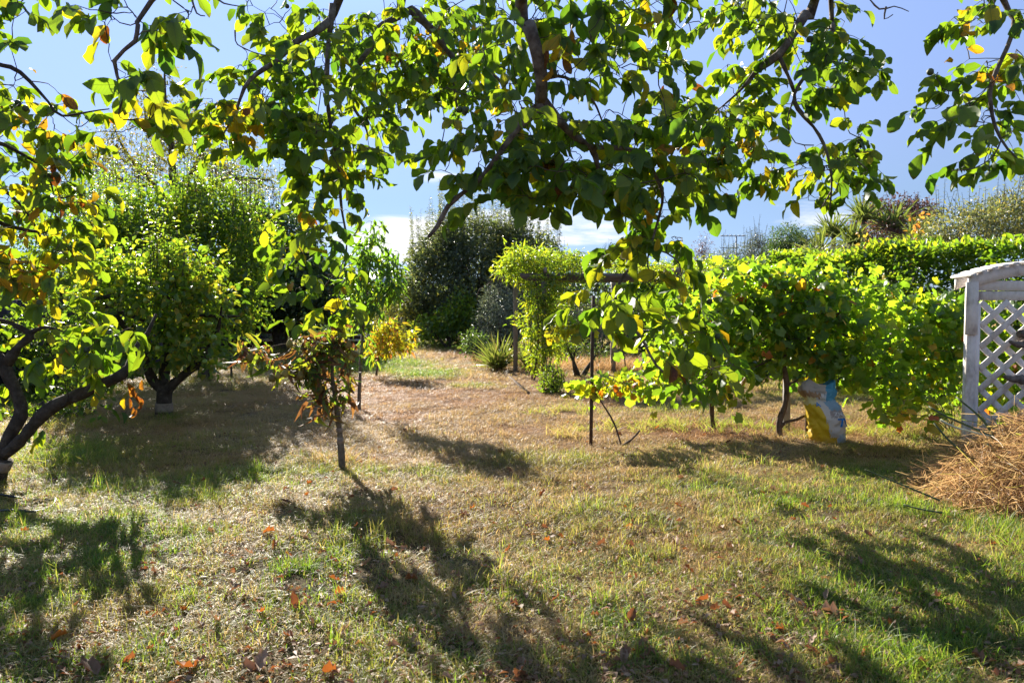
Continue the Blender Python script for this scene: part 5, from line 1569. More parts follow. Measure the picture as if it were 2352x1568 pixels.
def vine_row():
    t1 = G(1793, 1006)
    Y = t1[1]
    a = lambda px, py, d=0: at(px, py, Y + d)
    r = thing('grape_vine', 'long trained row of grape vine with lobed leaves and some orange ones', 'vine', t1)
    sk = Skel(r, M_CANE)
    sk.limb([t1 + (0, 0, -.04), a(1790, 975), a(1803, 930), a(1806, 880), a(1800, 820), a(1815, 760)], [.04, .035, .03, .028, .024, .018], 'trunk', 9, .006)
    sk.limb([a(1790, 985), a(1805, 968, -.05), a(1830, 962, -.08), a(1850, 955, -.05)], [.018, .018, .016, .012], 'trunk', 7)
    sk.limb([a(1806, 890), a(1835, 872, .05), a(1900, 880, .1)], [.014, .01, .008], 'cane', 6)
    t2 = np.array((*a(2060, 900, .4)[:2], 0))
    sk.limb([t2 + (0, 0, -.04), t2 + (0.03, 0, .5), t2 + (-.05, .05, 1.0)], [.035, .028, .02], 'trunk', 8, .006)
    t3 = np.array((*a(1640, 900, .6)[:2], 0))
    sk.limb([t3 + (0, 0, -.04), t3 + (-.04, 0, .5), t3 + (.05, .05, 1.0)], [.03, .024, .018], 'trunk', 8, .006)
    for pts in ([(1815, 760), (1760, 720), (1700, 712), (1650, 740)], [(1812, 765), (1880, 750), (2000, 790), (2120, 800), (2210, 810)], [(1800, 815), (1740, 840), (1690, 868)], [(1750, 690), (1790, 655), (1800, 660), (1830, 690)], [(1640, 720), (1700, 690), (1760, 695)], [(1900, 880), (2000, 870), (2100, 860)]):
        sk.limb([a(x, y, random.uniform(-.1, .25)) for x, y in pts], [.012, .01, .008, .006, .004][:len(pts)], 'cane', 6)
    LV = Leaves()
    bl = pblobs([(1700, 700, 70, 55, .4, .3), (1640, 740, 60, 80, .4, .4), (1760, 670, 70, 45, .35, .2), (1780, 740, 80, 60, .4), (1860, 690, 80, 55, .4), (1870, 780, 90, 70, .4), (1950, 760, 90, 70, .4), (1980, 840, 90, 60, .35), (2050, 770, 80, 60, .4, .2), (2080, 860, 80, 60, .35, .2), (2140, 790, 80, 70, .4, .3), (2190, 840, 60, 80, .4, .4), (2060, 920, 50, 30, .25), (1960, 835, 80, 35, .3), (1780, 820, 60, 40, .3), (1690, 830, 60, 40, .3, .1), (1560, 800, 70, 90, .4, .7), (1500, 870, 50, 40, .3, .3), (1620, 880, 70, 35, .3, .1), (1810, 640, 50, 20, .3, .1), (1920, 660, 60, 30, .3, .2), (2180, 720, 50, 40, .3, .5), (2280, 780, 60, 80, .4, .6), (2290, 880, 60, 60, .3, .6), (1560, 740, 50, 50, .3, 1.2), (1950, 680, 80, 40, .3, .4), (2050, 690, 80, 45, .3, .5), (2130, 710, 70, 45, .3, .6), (2210, 730, 60, 60, .3, .7), (1820, 660, 70, 30, .3, .2), (1600, 690, 70, 40, .35, 1.5), (1580, 720, 60, 70, .3, .8), (1760, 640, 80, 18, .3, .3), (1900, 640, 80, 20, .3, .3), (1660, 650, 50, 25, .3, .8)], Y)
    bl = [(b[0], b[1], b[2], b[3], b[4] * .75, b[5]) for b in bl]
    C = crown(LV, bl, 950, 5, .085, .105, 1.0, .6, (.54, .16), outw=.5, upn=.4, shell=.2)
    # trailing leaves by the ground
    P0 = crown(LV, pblobs([(2025, 945, 40, 12, .2, -.6), (2060, 950, 15, 15, .2, -.5), (2145, 958, 30, 10, .2, -.9), (1690, 900, 30, 12, .2)], Y), 16, 4, .04, .10, 1.0, .3, (.7, .15))
    sk.twigs(np.concatenate((C[::3], P0)), M_CANE, .006, .0025, .1, 1.6)
    LV.build(r, M_VINE, T_VINE, 300)
    # posts of the vine row
    p = G(1853, 1006)
    t = thing('vine_post', 'slim dark post standing beside the paper sack', 'post', p)
    MB().box(p + (0, 0, .62), (.036, .036, 1.34), None, .004).build('post_shaft', M_IRON, t, False)
    p = np.array((*a(1807, 900, .5)[:2], 0))
    t = thing('vine_post', 'pale grey post just behind the vine trunk', 'post', p)
    MB().box(p + (0, 0, .7), (.07, .07, 1.5), None, .006).build('post_shaft', M_CONC, t, False)
    # vine wires
    for z in (0.75, 1.15, 1.5):
        w = MB().tube([(t3[0] - .8, t3[1] + .2, z), (p[0], p[1] - .05, z + .01), (6.3, Y + .6, z)], .0022, 4).build('trellis_wire', M_METAL, None)
        w['label'] = {0.75: 'lowest wire', 1.15: 'middle wire', 1.5: 'top wire'}[z] + ' stretched along the grape vine row'
        w['category'] = 'wire'
        w['group'] = 'wires along the vine row'


vine_row()


def hedge():
    line = np.array([(3.1, 21.0), (4.25, 17.0), (6.45, 10.0), (7.6, 6.4), (8.3, 4.0)])
    root = thing('hedge', 'tall clipped laurel hedge along the right boundary', 'hedge', (5.8, 12.0, 0))
    seg = np.linalg.norm(np.diff(line, axis=0), axis=1)
    cum = np.concatenate(([0], np.cumsum(seg)))

    def on(s):
        return np.stack((np.interp(s, cum, line[:, 0]), np.interp(s, cum, line[:, 1])), -1)
    tot = cum[-1]
    hgt = lambda s: 2.28 + 0.20 * (vnoise(s, s * 0, 0.9, 91) - .5) + 0.10 * (vnoise(s, s * 0 + 3, 3, 92) - .5)
    sk = Skel(root, M_DARKBARK)
    for s in np.arange(0.3, tot, 0.55):
        c = on(np.array([s]))[0] + (0.55, 0.12)
        b = np.array((*c, -.03))
        sk.limb([b, b + (rng.normal(0, .1), rng.normal(0, .1), .9), b + (rng.normal(0, .2), rng.normal(0, .2), 1.9)], [.045, .035, .015], 'stem', 6, step=.3)
    LV = Leaves()
    nx = np.array((-0.953, -0.302))     # towards the garden
    # face, top and inner mass
    for n, kind in ((26000, 'face'), (13000, 'top'), (16000, 'in')):
        s = rng.uniform(0, tot, n)
        c = on(s)
        h = hgt(s)
        if kind == 'face':
            z = h * rng.uniform(0, 1, n) ** 0.8
            bump_ = 0.42 * (vnoise(s, z, 1.6, 95) - .5) + 0.14 * (vnoise(s, z, 4, 96) - .5)
            dd = -np.abs(rng.normal(0, .10, n)) + bump_
            o = np.stack((np.full(n, nx[0]), np.full(n, nx[1]), np.full(n, .25)), 1)
        elif kind == 'top':
            dd = -rng.uniform(0, 1.1, n)
            z = h - np.abs(rng.normal(0, .07, n)) + np.where(rng.uniform(0, 1, n) < .15, rng.uniform(0, .12, n), 0)
            o = np.stack((rng.normal(0, .4, n), rng.normal(0, .4, n), np.full(n, 1.0)), 1)
        else:
            dd = -rng.uniform(.1, 1.1, n)
            z = h * rng.uniform(0, .95, n)
            o = rand_unit(n)
        P = np.stack((c[:, 0] + nx[0] * dd, c[:, 1] + nx[1] * dd, z), 1)
        D = norm(o * .9 + rand_unit(n) * .75)
        N = norm(rand_unit(n) * .7 + np.array((0, 0, .8)))
        l = .118 * rng.uniform(.6, 1.15, n)
        tn = np.clip(rng.normal(.45 if kind != 'top' else .72, .2, n), 0, 1)
        LV.add(P, D, N, l, l * .46, tn)
    ss = np.arange(0.2, tot, .18)
    tips = np.concatenate([np.stack((on(ss)[:, 0] + .3 + rng.normal(0, .3, len(ss)), on(ss)[:, 1] + .1, hgt(ss) - .05), 1)])
    sk.twigs(tips, M_TWIG, .012, .005, .05, 2)
    LV.build(root, M_LAUREL, T_APPLE, 300)
    # bronze shoots above the hedge
    for (px, py, Y, lab, m) in ((1982, 575, 13.2, 'leftmost orange leaved shoot rising above the hedge', 40), (2032, 578, 13.0, 'short orange leaved shoot rising above the hedge beneath the spiky cabbage trees', 24), (2100, 560, 12.6, 'tall yellow orange shoot rising above the hedge, rightmost of three', 60)):
        p = at(px, py, Y)
        hh = {40: .38, 24: .28, 60: .62}[m]
        b0 = np.array((p[0], p[1], 1.9))
        t = thing('leafy_shoot', lab, 'plant', b0, 'orange shoots above the hedge')
        MB().tube([b0, b0 + (.02, 0, .3), b0 + (.03, 0, .35 + hh)], [.008, .006, .003], 5).build('stem', M_CANE, t)
        L2 = Leaves()
        z = rng.uniform(.15, .35 + hh, m)
        L2.add(np.stack((b0[0] + .02 + rng.normal(0, .05, m), b0[1] + rng.normal(0, .05, m), b0[2] + z), 1), rand_unit(m) + (0, 0, -.2), rand_unit(m), .07, .05, rng.uniform(.0, .9, m))
        L2.build(t, M_BRONZE, T_APPLE, 60)


hedge()

# beyond the hedge
for i, (px, py, Y, n, L, lab) in enumerate(((1985, 492, 20, 46, .75, 'topmost spiky head of the cabbage trees behind the hedge'), (1915, 530, 19.5, 46, .75, 'left cabbage tree with upright spiky green leaves behind the hedge'), (2050, 515, 19.5, 50, .85, 'broad cabbage tree with yellow green spikes at the middle of the clump behind the hedge'),
                                            (1955, 545, 18.5, 40, .7, 'low cabbage tree head between the left and middle ones behind the hedge'), (2095, 545, 18.5, 40, .7, 'rightmost cabbage tree, low, next to the yellow orange shoot'), (1880, 575, 18.0, 40, .8, 'low cabbage tree with arching leaves left of the clump behind the hedge'))):
    p = at(px, py, Y)
    sword_clump('cabbage_tree', lab, 'tree', np.array((p[0], p[1], 0)), int(n * 2.2), L * .95, .045, (.42, .18), 1.0, None, 'cabbage trees behind the hedge', p[2] - .15, True)
bush('dead_foliage_shrub', 'brown dead leaf skirt hanging among the cabbage trees', 'bush', 19.2, [(2010, 550, 45, 28, .4), (2075, 545, 30, 30, .3), (1965, 575, 40, 18, .3)], 260, 8, .10, .14, .2, M_PLUM, (.8, .3), droop=.8)
bush('plum_tree', 'purple brown plum tree showing above the cabbage trees', 'tree', 25, [(2050, 478, 55, 18, .9), (2110, 488, 40, 16, .8), (2010, 500, 40, 20, .8), (2070, 510, 60, 25, 1.)], 420, 9, .12, .10, .5, M_PLUM, (.4, .3), shoot=(30, .2, .5, .05))
bush('willow_shrub', 'tall grey green shrub with yellow flecks above the hedge at the right edge', 'bush', 16, [(2200, 525, 70, 45, 1.), (2290, 510, 60, 50, 1.), (2350, 500, 60, 60, 1.), (2430, 500, 70, 70, 1.), (2150, 545, 40, 30, .7)], 1500, 9, .10, .08, .32, M_SHRUBLEAF, (.4, .3), shoot=(90, .2, .7, .03))
bush('green_shrub', 'low olive green shrubs between the hedge and the cabbage trees', 'bush', 16.5, [(1890, 590, 60, 22, .6), (1960, 590, 60, 20, .6), (2060, 585, 70, 22, .6), (2140, 575, 50, 25, .6)], 460, 8, .09, .075, .35, M_SHRUBLEAF, (.3, .2), shoot=(40, .1, .4, .03))
bush('cypress_tree', 'dark dense conifer behind the hedge left of the cabbage trees', 'tree', 30, [(1810, 550, 40, 28, .9), (1790, 580, 40, 30, .8), (1830, 580, 45, 30, .8)], 900, 9, .09, .09, .35, M_DARKLEAF, (.2, .15))
bush('willow_shrub', 'soft grey green shrub with thin tips beneath the television aerial', 'bush', 28, [(1700, 590, 50, 22, .8), (1735, 575, 25, 25, .5), (1740, 555, 10, 20, .3), (1650, 600, 40, 16, .6)], 560, 9, .10, .075, .28, M_OLIVELEAF, (.25, .25), shoot=(50, .3, .8, .04))
bush('thin_tree', 'small thin grey tree at the left end of the hedge', 'tree', 33, [(1618, 565, 14, 22, .4), (1610, 590, 20, 16, .5)], 90, 8, .12, .08, .3, M_PLUM, (.6, .3))
bush('far_tree', 'far dark bush beyond the pergola roof', 'tree', 40, [(1400, 597, 30, 16, 1.), (1440, 605, 30, 14, 1.), (1340, 612, 40, 14, 1.), (1290, 600, 16, 16, .6)], 420, 8, .14, .10, .5, M_DARKLEAF, (.3, .2), shoot=(24, .4, 1., .06))
bush('far_tree', 'far green bush between the hedge and the dark conifer', 'tree', 34, [(1770, 600, 30, 16, .8), (1560, 615, 60, 14, .8)], 300, 8, .12, .09, .45, M_DARKLEAF, (.5, .2))
bush('brush_shrub', 'dull brownish shrub in the bed behind the pergola', 'bush', 20, [(1310, 770, 45, 35, .7), (1380, 750, 40, 50, .7), (1450, 760, 40, 50, .7), (1330, 720, 40, 30, .6)], 520, 8, .10, .075, .4, M_DARKLEAF, (.5, .25))
bush('green_shrub', 'sparse green shrub in the dry bed right of the pergola post', 'bush', 15.5, [(1330, 800, 35, 14, .3), (1375, 808, 25, 12, .3), (1290, 790, 20, 14, .2)], 120, 7, .06, .06, .3, M_DARKLEAF, (.6, .25), stems=3)


def far_belt():
    LV = Leaves()
    n = 26000
    x = rng.uniform(-34, 20, n)
    h = 2.5 + 0.9 * (vnoise(x, x * 0, .35, 201) - .4) + .6 * (vnoise(x, x * 0, 1.2, 202) - .5)
    z = h * rng.uniform(0, 1, n) ** .7
    y = 42 + rng.uniform(-1, 3, n) + 1.5 * (vnoise(x, z, .6, 203) - .5)
    P = np.stack((x, y, z), 1)
    l = rng.uniform(.18, .34, n)
    LV.add(P, rand_unit(n), norm(rand_unit(n) + (0, 0, .5)), l, l * .6, np.clip(rng.normal(.35, .2, n) + .5 * (vnoise(x, z, .4, 204) - .5), 0, 1))
    root = thing('tmp', 'tmp', 'tmp', (0, 42, 0))
    o = LV.build(root, M_DARKLEAF, T_SMALL, 0, mass='far_tree_belt')
    o.parent = None
    o.location = (0, 42, 0)
    o['label'] = 'far belt of bushes beyond the garden fence'
    bpy.data.objects.remove(root)


far_belt()


def antenna():
    p = at(1691, 545, 38)
    t = thing('tv_antenna', 'thin television aerial on a mast above the hedge', 'antenna', (p[0], p[1], 0))
    MB().tube([(p[0], p[1], 0), (p[0], p[1], p[2] * .5), (p[0], p[1], p[2] + .08)], .03, 6).build('mast', M_METAL, t)
    MB().box((p[0] - .15, p[1], p[2] + .06), (1.2, .035, .035)).build('boom', M_METAL, t, False)
    for i in range(6):
        MB().tube([(p[0] - .7 + i * .2, p[1] - .35, p[2] + .08), (p[0] - .7 + i * .2, p[1] + .35, p[2] + .08)], .012, 5).build('element', M_METAL, t)
    MB().box((p[0] - .3, p[1], p[2] - .5), (.9, .03, .03)).build('boom', M_METAL, t, False)


antenna()


def house():
    Y = 46
    x0, x1 = at(780, 650, Y)[0], at(945, 650, Y)[0]
    zr, ze = at(0, 640, Y)[2], at(0, 668, Y)[2]
    t = thing('neighbour_house', 'low neighbouring house with a pale grey roof glimpsed behind the garden', 'house', ((x0 + x1) / 2, Y + 2, 0))
    MB().box(((x0 + x1) / 2, Y + 2.5, ze / 2), (x1 - x0 - .6, 4.4, ze)).build('wall', M_HWALL, t, False)
    v = [(x0 - .2, Y, ze + .003), (x1 + .2, Y, ze + .003), (x1 + .2, Y + 5, ze + .003), (x0 - .2, Y + 5, ze + .003), (x0 + 1, Y + 2.5, zr + .5), (x1 - 1, Y + 2.5, zr + .5)]
    MB().add(v, [(0, 1, 5, 4), (2, 3, 4, 5), (0, 3, 2, 1)], [(1, 2, 5), (3, 0, 4)]).build('roof', M_ROOF, t, False)
    w = MB().box((x1 - 1.2, Y + .29, ze * .55), (.9, .03, .8)).build('window', M_WHITE, t, False)
    MB().box((x1 - 1.2, Y + .27, ze * .55), (.78, .02, .68)).build('pane', M_GLASS, w, False)


house()


def fences():
    def run(lab, p0, p1, mat, h, w=.15, gap=.006):
        p0, p1 = np.array(p0, float), np.array(p1, float)
        L = np.linalg.norm(p1 - p0)
        d = (p1 - p0) / L
        ang = math.atan2(d[1], d[0])
        R = np.array(((math.cos(ang), -math.sin(ang), 0), (math.sin(ang), math.cos(ang), 0), (0, 0, 1)))
        t = thing('wooden_fence', lab, 'fence', (*((p0 + p1) / 2), 0))
        n = int(L / (w + gap))
        ms = [raw_mesh('board', MB().box((0, 0, h / 2), (w, .02, h), None, .004).V[0], [np.array(MB().box((0, 0, h / 2), (w, .02, h), None, .004).Q[0])], mat, None, False)]
        off = world_of(t)
        for i in range(n):
            c = p0 + d * (w + gap) * (i + .5)
            o = link('board', ms[0], t)
            o.location = (c[0] - off[0], c[1] - off[1], -.04 + rng.normal(0, .008))
            o.rotation_euler = (0, rng.normal(0, .004), ang)
        nrm = np.array((-d[1], d[0]))
        for z in (.35, h - .35):
            c = (p0 + p1) / 2 + nrm * .037
            MB().box((c[0], c[1], z), (L, .045, .09), R).build('rail', mat, t, False)
    run('dark stained paling fence down the left side of the garden', (-7.6, 7.0), (-9.3, 31.0), M_FENCE, 1.55)
    run('weathered grey paling fence across the far end of the garden', (-9.1, 31.2), (5.0, 31.2), M_FENCEGREY, 1.15)


fences()


def slat_crate():
    p = G(826, 800)
    t = thing('slatted_crate', 'small pale slatted crate behind the peach stem', 'crate', p)
    for i in range(5):
        MB().box(p + (0, 0, .12 + i * .16), (.62, .55, .055)).build('slat', M_WHITE, t, False)
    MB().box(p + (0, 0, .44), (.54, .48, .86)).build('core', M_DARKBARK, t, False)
    # dark raised bed edge and stone
    q = G(575, 800)
    t = thing('raised_bed', 'dark timber edged bed under the shaded apple tree', 'bed', q)
    for dy in (-.4, .4):
        MB().box(q + (0, dy, .12), (2.4, .06, .28)).build('plank', M_DARKBARK, t, False)
    for dx in (-1.2, 1.2):
        MB().box(q + (dx, 0, .12), (.06, .73, .28)).build('plank', M_DARKBARK, t, False)
    MB().box(q + (0, 0, .08), (2.3, .7, .2)).build('soil', M_DARKBARK, t, False)
    s = G(1102, 836)
    st_ = MB()
    ang = np.linspace(0, 6.283, 9)[:-1]
    top = np.stack((np.cos(ang) * .28, np.sin(ang) * .32, np.full(8, .035)), 1) * (1 + .15 * rng.normal(size=(8, 1)))
    bot = top * (1.05, 1.05, 0) + (0, 0, -.02)
    st_.add(np.concatenate((bot, top, [(0, 0, .04)])) + s, [(i, (i + 1) % 8, 8 + (i + 1) % 8, 8 + i) for i in range(8)], [(16, 8 + i, 8 + (i + 1) % 8) for i in range(8)])
    o = st_.build('stepping_stone', M_STONE, None)
    o['label'] = 'flat pale stone lying on the dry path before the iris clump'
    o['category'] = 'stone'
    # irrigation hose
    pts = [G(-30, 1182), G(30, 1183), G(80, 1176), G(118, 1168), G(128, 1158), G(112, 1150), G(60, 1148), G(-20, 1146)]
    pts = [p + (0, 0, .03 + .02 * math.sin(i * 2)) for i, p in enumerate(pts)]
    P, R = spline(pts, [.009] * 8, .03)
    o = MB().tube(P, R, 7).build('garden_hose', M_HOSE, None)
    o['label'] = 'black hose curling out of the grass at the left edge'
    o['category'] = 'hose'
    # timber edging board along the path's right side
    e0, e1 = G(1150, 850), G(1215, 905)
    d = e1 - e0
    L = np.linalg.norm(d[:2])
    ang = math.atan2(d[1], d[0])
    R = np.array(((math.cos(ang), -math.sin(ang), 0), (math.sin(ang), math.cos(ang), 0), (0, 0, 1)))
    o = MB().box((e0 + e1) / 2 + (0, 0, -.01), (L, .04, .07), R).build('garden_edging', M_CANE, None, False)
    o['label'] = 'thin timber edging strip along the right side of the dry path'
    o['category'] = 'edging'


slat_crate()

# ------------------------------------------------------------------ lattice arch


def lattice():
    x0, y0 = at(2230, 700, 7.0)[0], 7.0
    root = thing('garden_arch', 'weathered white lattice arch with a slatted curved top at the right edge', 'garden arch', (x0, y0, 0))
    ang = math.radians(-9)
    ux = np.array((math.cos(ang), math.sin(ang), 0))
    uy = np.array((-math.sin(ang), math.cos(ang), 0))
    R = np.stack((ux, uy, (0, 0, 1)), 1)
    o = np.array((x0, y0, 0))
    W, ZT = 1.15, 1.64

    def loc(a, b, z):
        return o + ux * a + uy * b + np.array((0, 0, z))
    for a in (0, W):
        MB().box(loc(a, 0, .78), (.075, .075, 1.66), R, .004).build('post', M_LATTICE, root, False)
        MB().box(loc(a - .012, -.052, 1.43), (.10, .022, .46), R, .003).build('post_block', M_LATTICE, root, False)
    MB().box(loc(W / 2, 0, ZT - .012), (W - .078, .045, .085), R, .003).build('rail', M_LATTICE, root, False)
    MB().box(loc(W / 2, .004, ZT - .098), (W - .078, .035, .08), R, .003).build('rail', M_LATTICE, root, False)
    MB().box(loc(W / 2, 0, .10), (W - .078, .045, .07), R, .003).build('rail', M_LATTICE, root, False)
    for a in (.06, W - .06):
        MB().box(loc(a, 0, .81), (.035, .03, 1.33), R, .002).build('stile', M_LATTICE, root, False)
    # diagonal slats in two layers, clipped to the panel
    xa, xb, za, zb = .08, W - .08, .14, ZT - .14
    pitch = .188
    for layer, sg in ((-.0095, 1), (.0095, -1)):
        c = -2.0
        while c < 3.2:
            # line z = sg*x + c
            xs = [xa, xb, (za - c) / sg, (zb - c) / sg]
            pts = [(x, sg * x + c) for x in xs if xa - 1e-6 <= x <= xb + 1e-6 and za - 1e-6 <= sg * x + c <= zb + 1e-6]
            c += pitch
            if len(pts) < 2:
                continue
            pts.sort()
            (x1, z1), (x2, z2) = pts[0], pts[-1]
            L = math.hypot(x2 - x1, z2 - z1)
            if L < .12:
                continue
            th = math.atan2(z2 - z1, x2 - x1)
            Ry = np.array(((math.cos(th), 0, -math.sin(th)), (0, 1, 0), (math.sin(th), 0, math.cos(th))))
            MB().box(loc((x1 + x2) / 2, layer + rng.normal(0, .0006), (z1 + z2) / 2), (L - .015, .017, .050), R @ Ry, .002).build('slat', M_LATTICE, root, False)
    # curved ribs (front and back) and the slats across them
    def rib(b, y_t):
        n = 15
        V = []
        t = np.linspace(0, 1, n)
        xx = -.04 + t * (W + .08)
        zz = ZT + .005 + .13 * np.sin(np.pi * np.clip(t, 0, 1)) ** .8
        for x, z in zip(xx, zz):
            for (dy, dz) in ((-y_t, -.05), (y_t, -.05), (y_t, .05), (-y_t, .05)):
                V.append(loc(x, b + dy, z + dz))
        Q = [(i * 4 + j, i * 4 + (j + 1) % 4, i * 4 + 4 + (j + 1) % 4, i * 4 + 4 + j) for i in range(n - 1) for j in range(4)]
        Q += [(3, 2, 1, 0), ((n - 1) * 4, (n - 1) * 4 + 1, (n - 1) * 4 + 2, (n - 1) * 4 + 3)]
        MB().add(V, Q).build('rib', M_LATTICE, root, False)
        return xx, zz
    rib(-.03, .02)
    rib(.25, .02)
    for i in range(15):
        t = (i + .2) / 14.6
        x = -.04 + t * (W + .08)
        z = ZT + .005 + .13 * math.sin(math.pi * min(1, max(0, t))) ** .8 + .052 + .012
        sl = .13 * .8 * math.pi * math.cos(math.pi * t) * max(.08, math.sin(math.pi * min(.98, max(.02, t)))) ** -.2 / (W + .08)
        th = math.atan(min(.8, max(-.8, sl)))
        Ry = np.array(((math.cos(th), 0, -math.sin(th)), (0, 1, 0), (math.sin(th), 0, math.cos(th))))
        MB().box(loc(x - .01, .10, z), (.05, .46, .02), R @ Ry, .003).build('top_slat', M_LATTICE, root, False)
    # gnarled climber stems through the lattice
    a = lambda px, py, d=0: at(px, py, 7.0 + d)
    t = thing('gnarled_climber', 'knotty grey climber trunk pushing out through the lattice arch', 'climbing plant', (o + ux * .95 + uy * .4))
    sk = Skel(t, M_BARK)
    b = o + ux * .95 + uy * .4
    sk.limb([b + (0, 0, -.03), b + (-.05, -.05, .5), b + (-.02, -.2, .95), b + (.02, -.1, 1.5)], [.06, .055, .05, .03], 'trunk', 9, .012)
    for pts in ([(2420, 870, .1), (2370, 872, -.2), (2335, 868, -.25), (2308, 860, -.27)], [(2420, 800, .1), (2375, 785, -.15), (2340, 790, -.2), (2322, 782, -.22)], [(2400, 770, .1), (2360, 765, -.1), (2338, 768, -.15)]):
        sk.limb([a(*p) for p in pts], [.045, .042, .034, .014][:len(pts)], 'branch', 8, .012, step=.03)


lattice()

# ------------------------------------------------------------------ straw heap with cut stalks


def straw():
    root_c = np.array((3.75, 6.0, 0))
    n = 16000
    ang = rng.uniform(0, 6.283, n)
    r = rng.uniform(0, 1, n) ** .55
    x = root_c[0] + .42 + r * np.cos(ang) * 1.02
    y = root_c[1] + r * np.sin(ang) * 1.0
    hgt = .52 * np.clip(1 - r ** 2.2, 0, 1) * (0.75 + .5 * vnoise(x, y, 2.2, 61)) * (.8 + .3 * np.clip((x - 3.0) / 1.5, 0, 1))
    z = hgt * rng.uniform(.25, 1.0, n) ** .5 + .02 + gz(x, y)
    out = np.stack((np.cos(ang), np.sin(ang), -.75 * r), 1)
    D = norm(out * rng.uniform(-.2, .9, (n, 1)) + rng.normal(0, .7, (n, 3)) * (1, 1, .38))
    L = rng.uniform(.07, .28, n)
    p0 = np.stack((x, y, z), 1) - D * L[:, None] * .5
    side = norm(np.cross(D, rand_unit(n)))
    w = rng.uniform(.001, .003, n)
    bendv = rng.normal(0, .16, (n, 3)) + (0, 0, -.12)
    V = []
    for t in (0, .33, .66, 1.0):
        q = p0 + D * (L * t)[:, None] + bendv * (t * t) * L[:, None] * 3
        q[:, 2] = np.maximum(q[:, 2], .012 + gz(q[:, 0], q[:, 1]))
        V += [q - side * w[:, None], q + side * w[:, None]]
    V = np.stack(V, 1).reshape(-1, 3)
    b = np.arange(n)[:, None] * 8
    Q = np.concatenate([b + np.array((i, i + 1, i + 3, i + 2)) for i in (0, 2, 4)])
    tone = np.repeat(np.clip(rng.normal(.75, .22, n), .2, 1), 8)
    dry = np.repeat(np.where(rng.uniform(0, 1, n) < .10, .35, .88), 8)
    red = np.repeat(np.clip(rng.normal(.55, .4, n), 0, 1), 8)
    me = raw_mesh('straw_heap', V, [Q], M_GRASSG, {'tone': tone, 'dry': dry, 'red': red}, False)
    link('straw_heap', me, None, kind='stuff', label='heap of dry reddish straw piled against the lattice arch')
    # loose core of the heap (compacted thatch)
    m = 24
    gx, gy = np.meshgrid(np.linspace(-1, 1, m), np.linspace(-1, 1, m))
    rr = np.hypot(gx, gy)
    X, Y = root_c[0] + .42 + gx * .97, root_c[1] + gy * .95
    Z = .35 * np.clip(1 - rr ** 2.2, -.2, 1) * (.75 + .5 * vnoise(X, Y, 2.2, 61)) - .015
    i = (np.arange(m - 1)[:, None] * m + np.arange(m - 1)[None]).ravel()
    me = raw_mesh('thatch', np.stack((X.ravel(), Y.ravel(), Z.ravel()), 1), [np.stack((i, i + 1, i + 1 + m, i + m), 1)], solid_mat('matted_straw', [(.3, (.09, .05, .025)), (.7, (.24, .14, .075))], 30, .95, .8, 60))
    link('matted_straw', me, None, kind='stuff', label='matted brown straw under the loose heap')
    a = lambda px, py, Y: at(px, py, Y)
    for pts, r, mat, lab in (([(2196, 911, 6.4), (2261, 969, 6.2), (2300, 1042, 6.1)], [.006, .009, .011], M_GREENSTALK, 'dark green cut stalk rising highest in front of the lattice post'),
                             ([(2133, 933, 6.3), (2176, 957, 6.2), (2274, 1001, 6.1), (2310, 1030, 6.1)], [.006, .008, .009, .009], M_GREENSTALK, 'dark green cut stalk leaning left, just above the pale one'),
                             ([(2145, 971, 6.2), (2189, 1020, 6.1), (2264, 1073, 6.0)], [.007, .009, .011], M_GREENSTALK, 'brownish green stalk crossing the straw below the pale one'),
                             ([(2159, 964, 6.2), (2193, 981, 6.15), (2249, 996, 6.1), (2290, 1004, 6.1)], [.010, .008, .008, .006], M_PALESTALK, 'pale whitish curved stalk in front of the lattice post'),
                             ([(1987, 1078, 5.8), (2070, 1112, 5.75), (2159, 1149, 5.6)], [.004, .006, .007], M_GREENSTALK, 'long thin green stalk reaching furthest left from the straw heap'),
                             ([(2269, 1018, 6.0), (2305, 1060, 5.9), (2345, 1100, 5.8)], [.011, .012, .012], M_GREENSTALK, 'thick green stalk lying on the straw against the lattice'),
                             ([(2075, 1158, 5.5), (2110, 1168, 5.45), (2170, 1178, 5.4)], [.005, .006, .007], M_GREENSTALK, 'short green stalk low at the left foot of the straw heap')):
        P, R = spline([a(*p) for p in pts], r, .05)
        o = MB().tube(P, R, 7).build('plant_stalk', mat, None)
        o['label'], o['category'], o['group'] = lab, 'stalk', 'cut stalks on the straw heap'


straw()


def fennel():
    base = G(2185, 1000)
    t = thing('fennel_plant', 'feathery fennel with yellowish flower heads left of the lattice arch', 'plant', base)
    a = lambda px, py, d=0: at(px, py, base[1] + d)
    sk = Skel(t, M_GREENSTALK)
    heads = [(2120, 862), (2150, 850), (2170, 880), (2110, 895), (2140, 905), (2185, 915), (2095, 920), (2160, 940)]
    for (x, y) in heads:
        sk.limb([base + (rng.normal(0, .03), rng.normal(0, .03), -.02), a((x + 2185) / 2 + 8, (y + 1000) / 2, rng.normal(0, .05)), a(x, y, rng.normal(0, .12))], [.007, .005, .002], 'stem', 5)
    LV = Leaves()
    for (x, y) in heads:
        n = 40
        LV.add(a(x, y) + rng.normal(0, .035, (n, 3)) * (1, 1, .5), rand_unit(n), rand_unit(n), .015, .011, rng.uniform(.7, 1, n))
        n = 70
        LV.add(a(x + 10, y + 40) + rng.normal(0, .09, (n, 3)), norm(rand_unit(n) + (0, 0, .3)), rand_unit(n), .09, .004, rng.uniform(.1, .5, n))
    LV.build(t, M_JASMINE, T_SMALL, 0)


fennel()

# dry weeds in the bed behind the pergola, taller weeds under the vines and by the fence


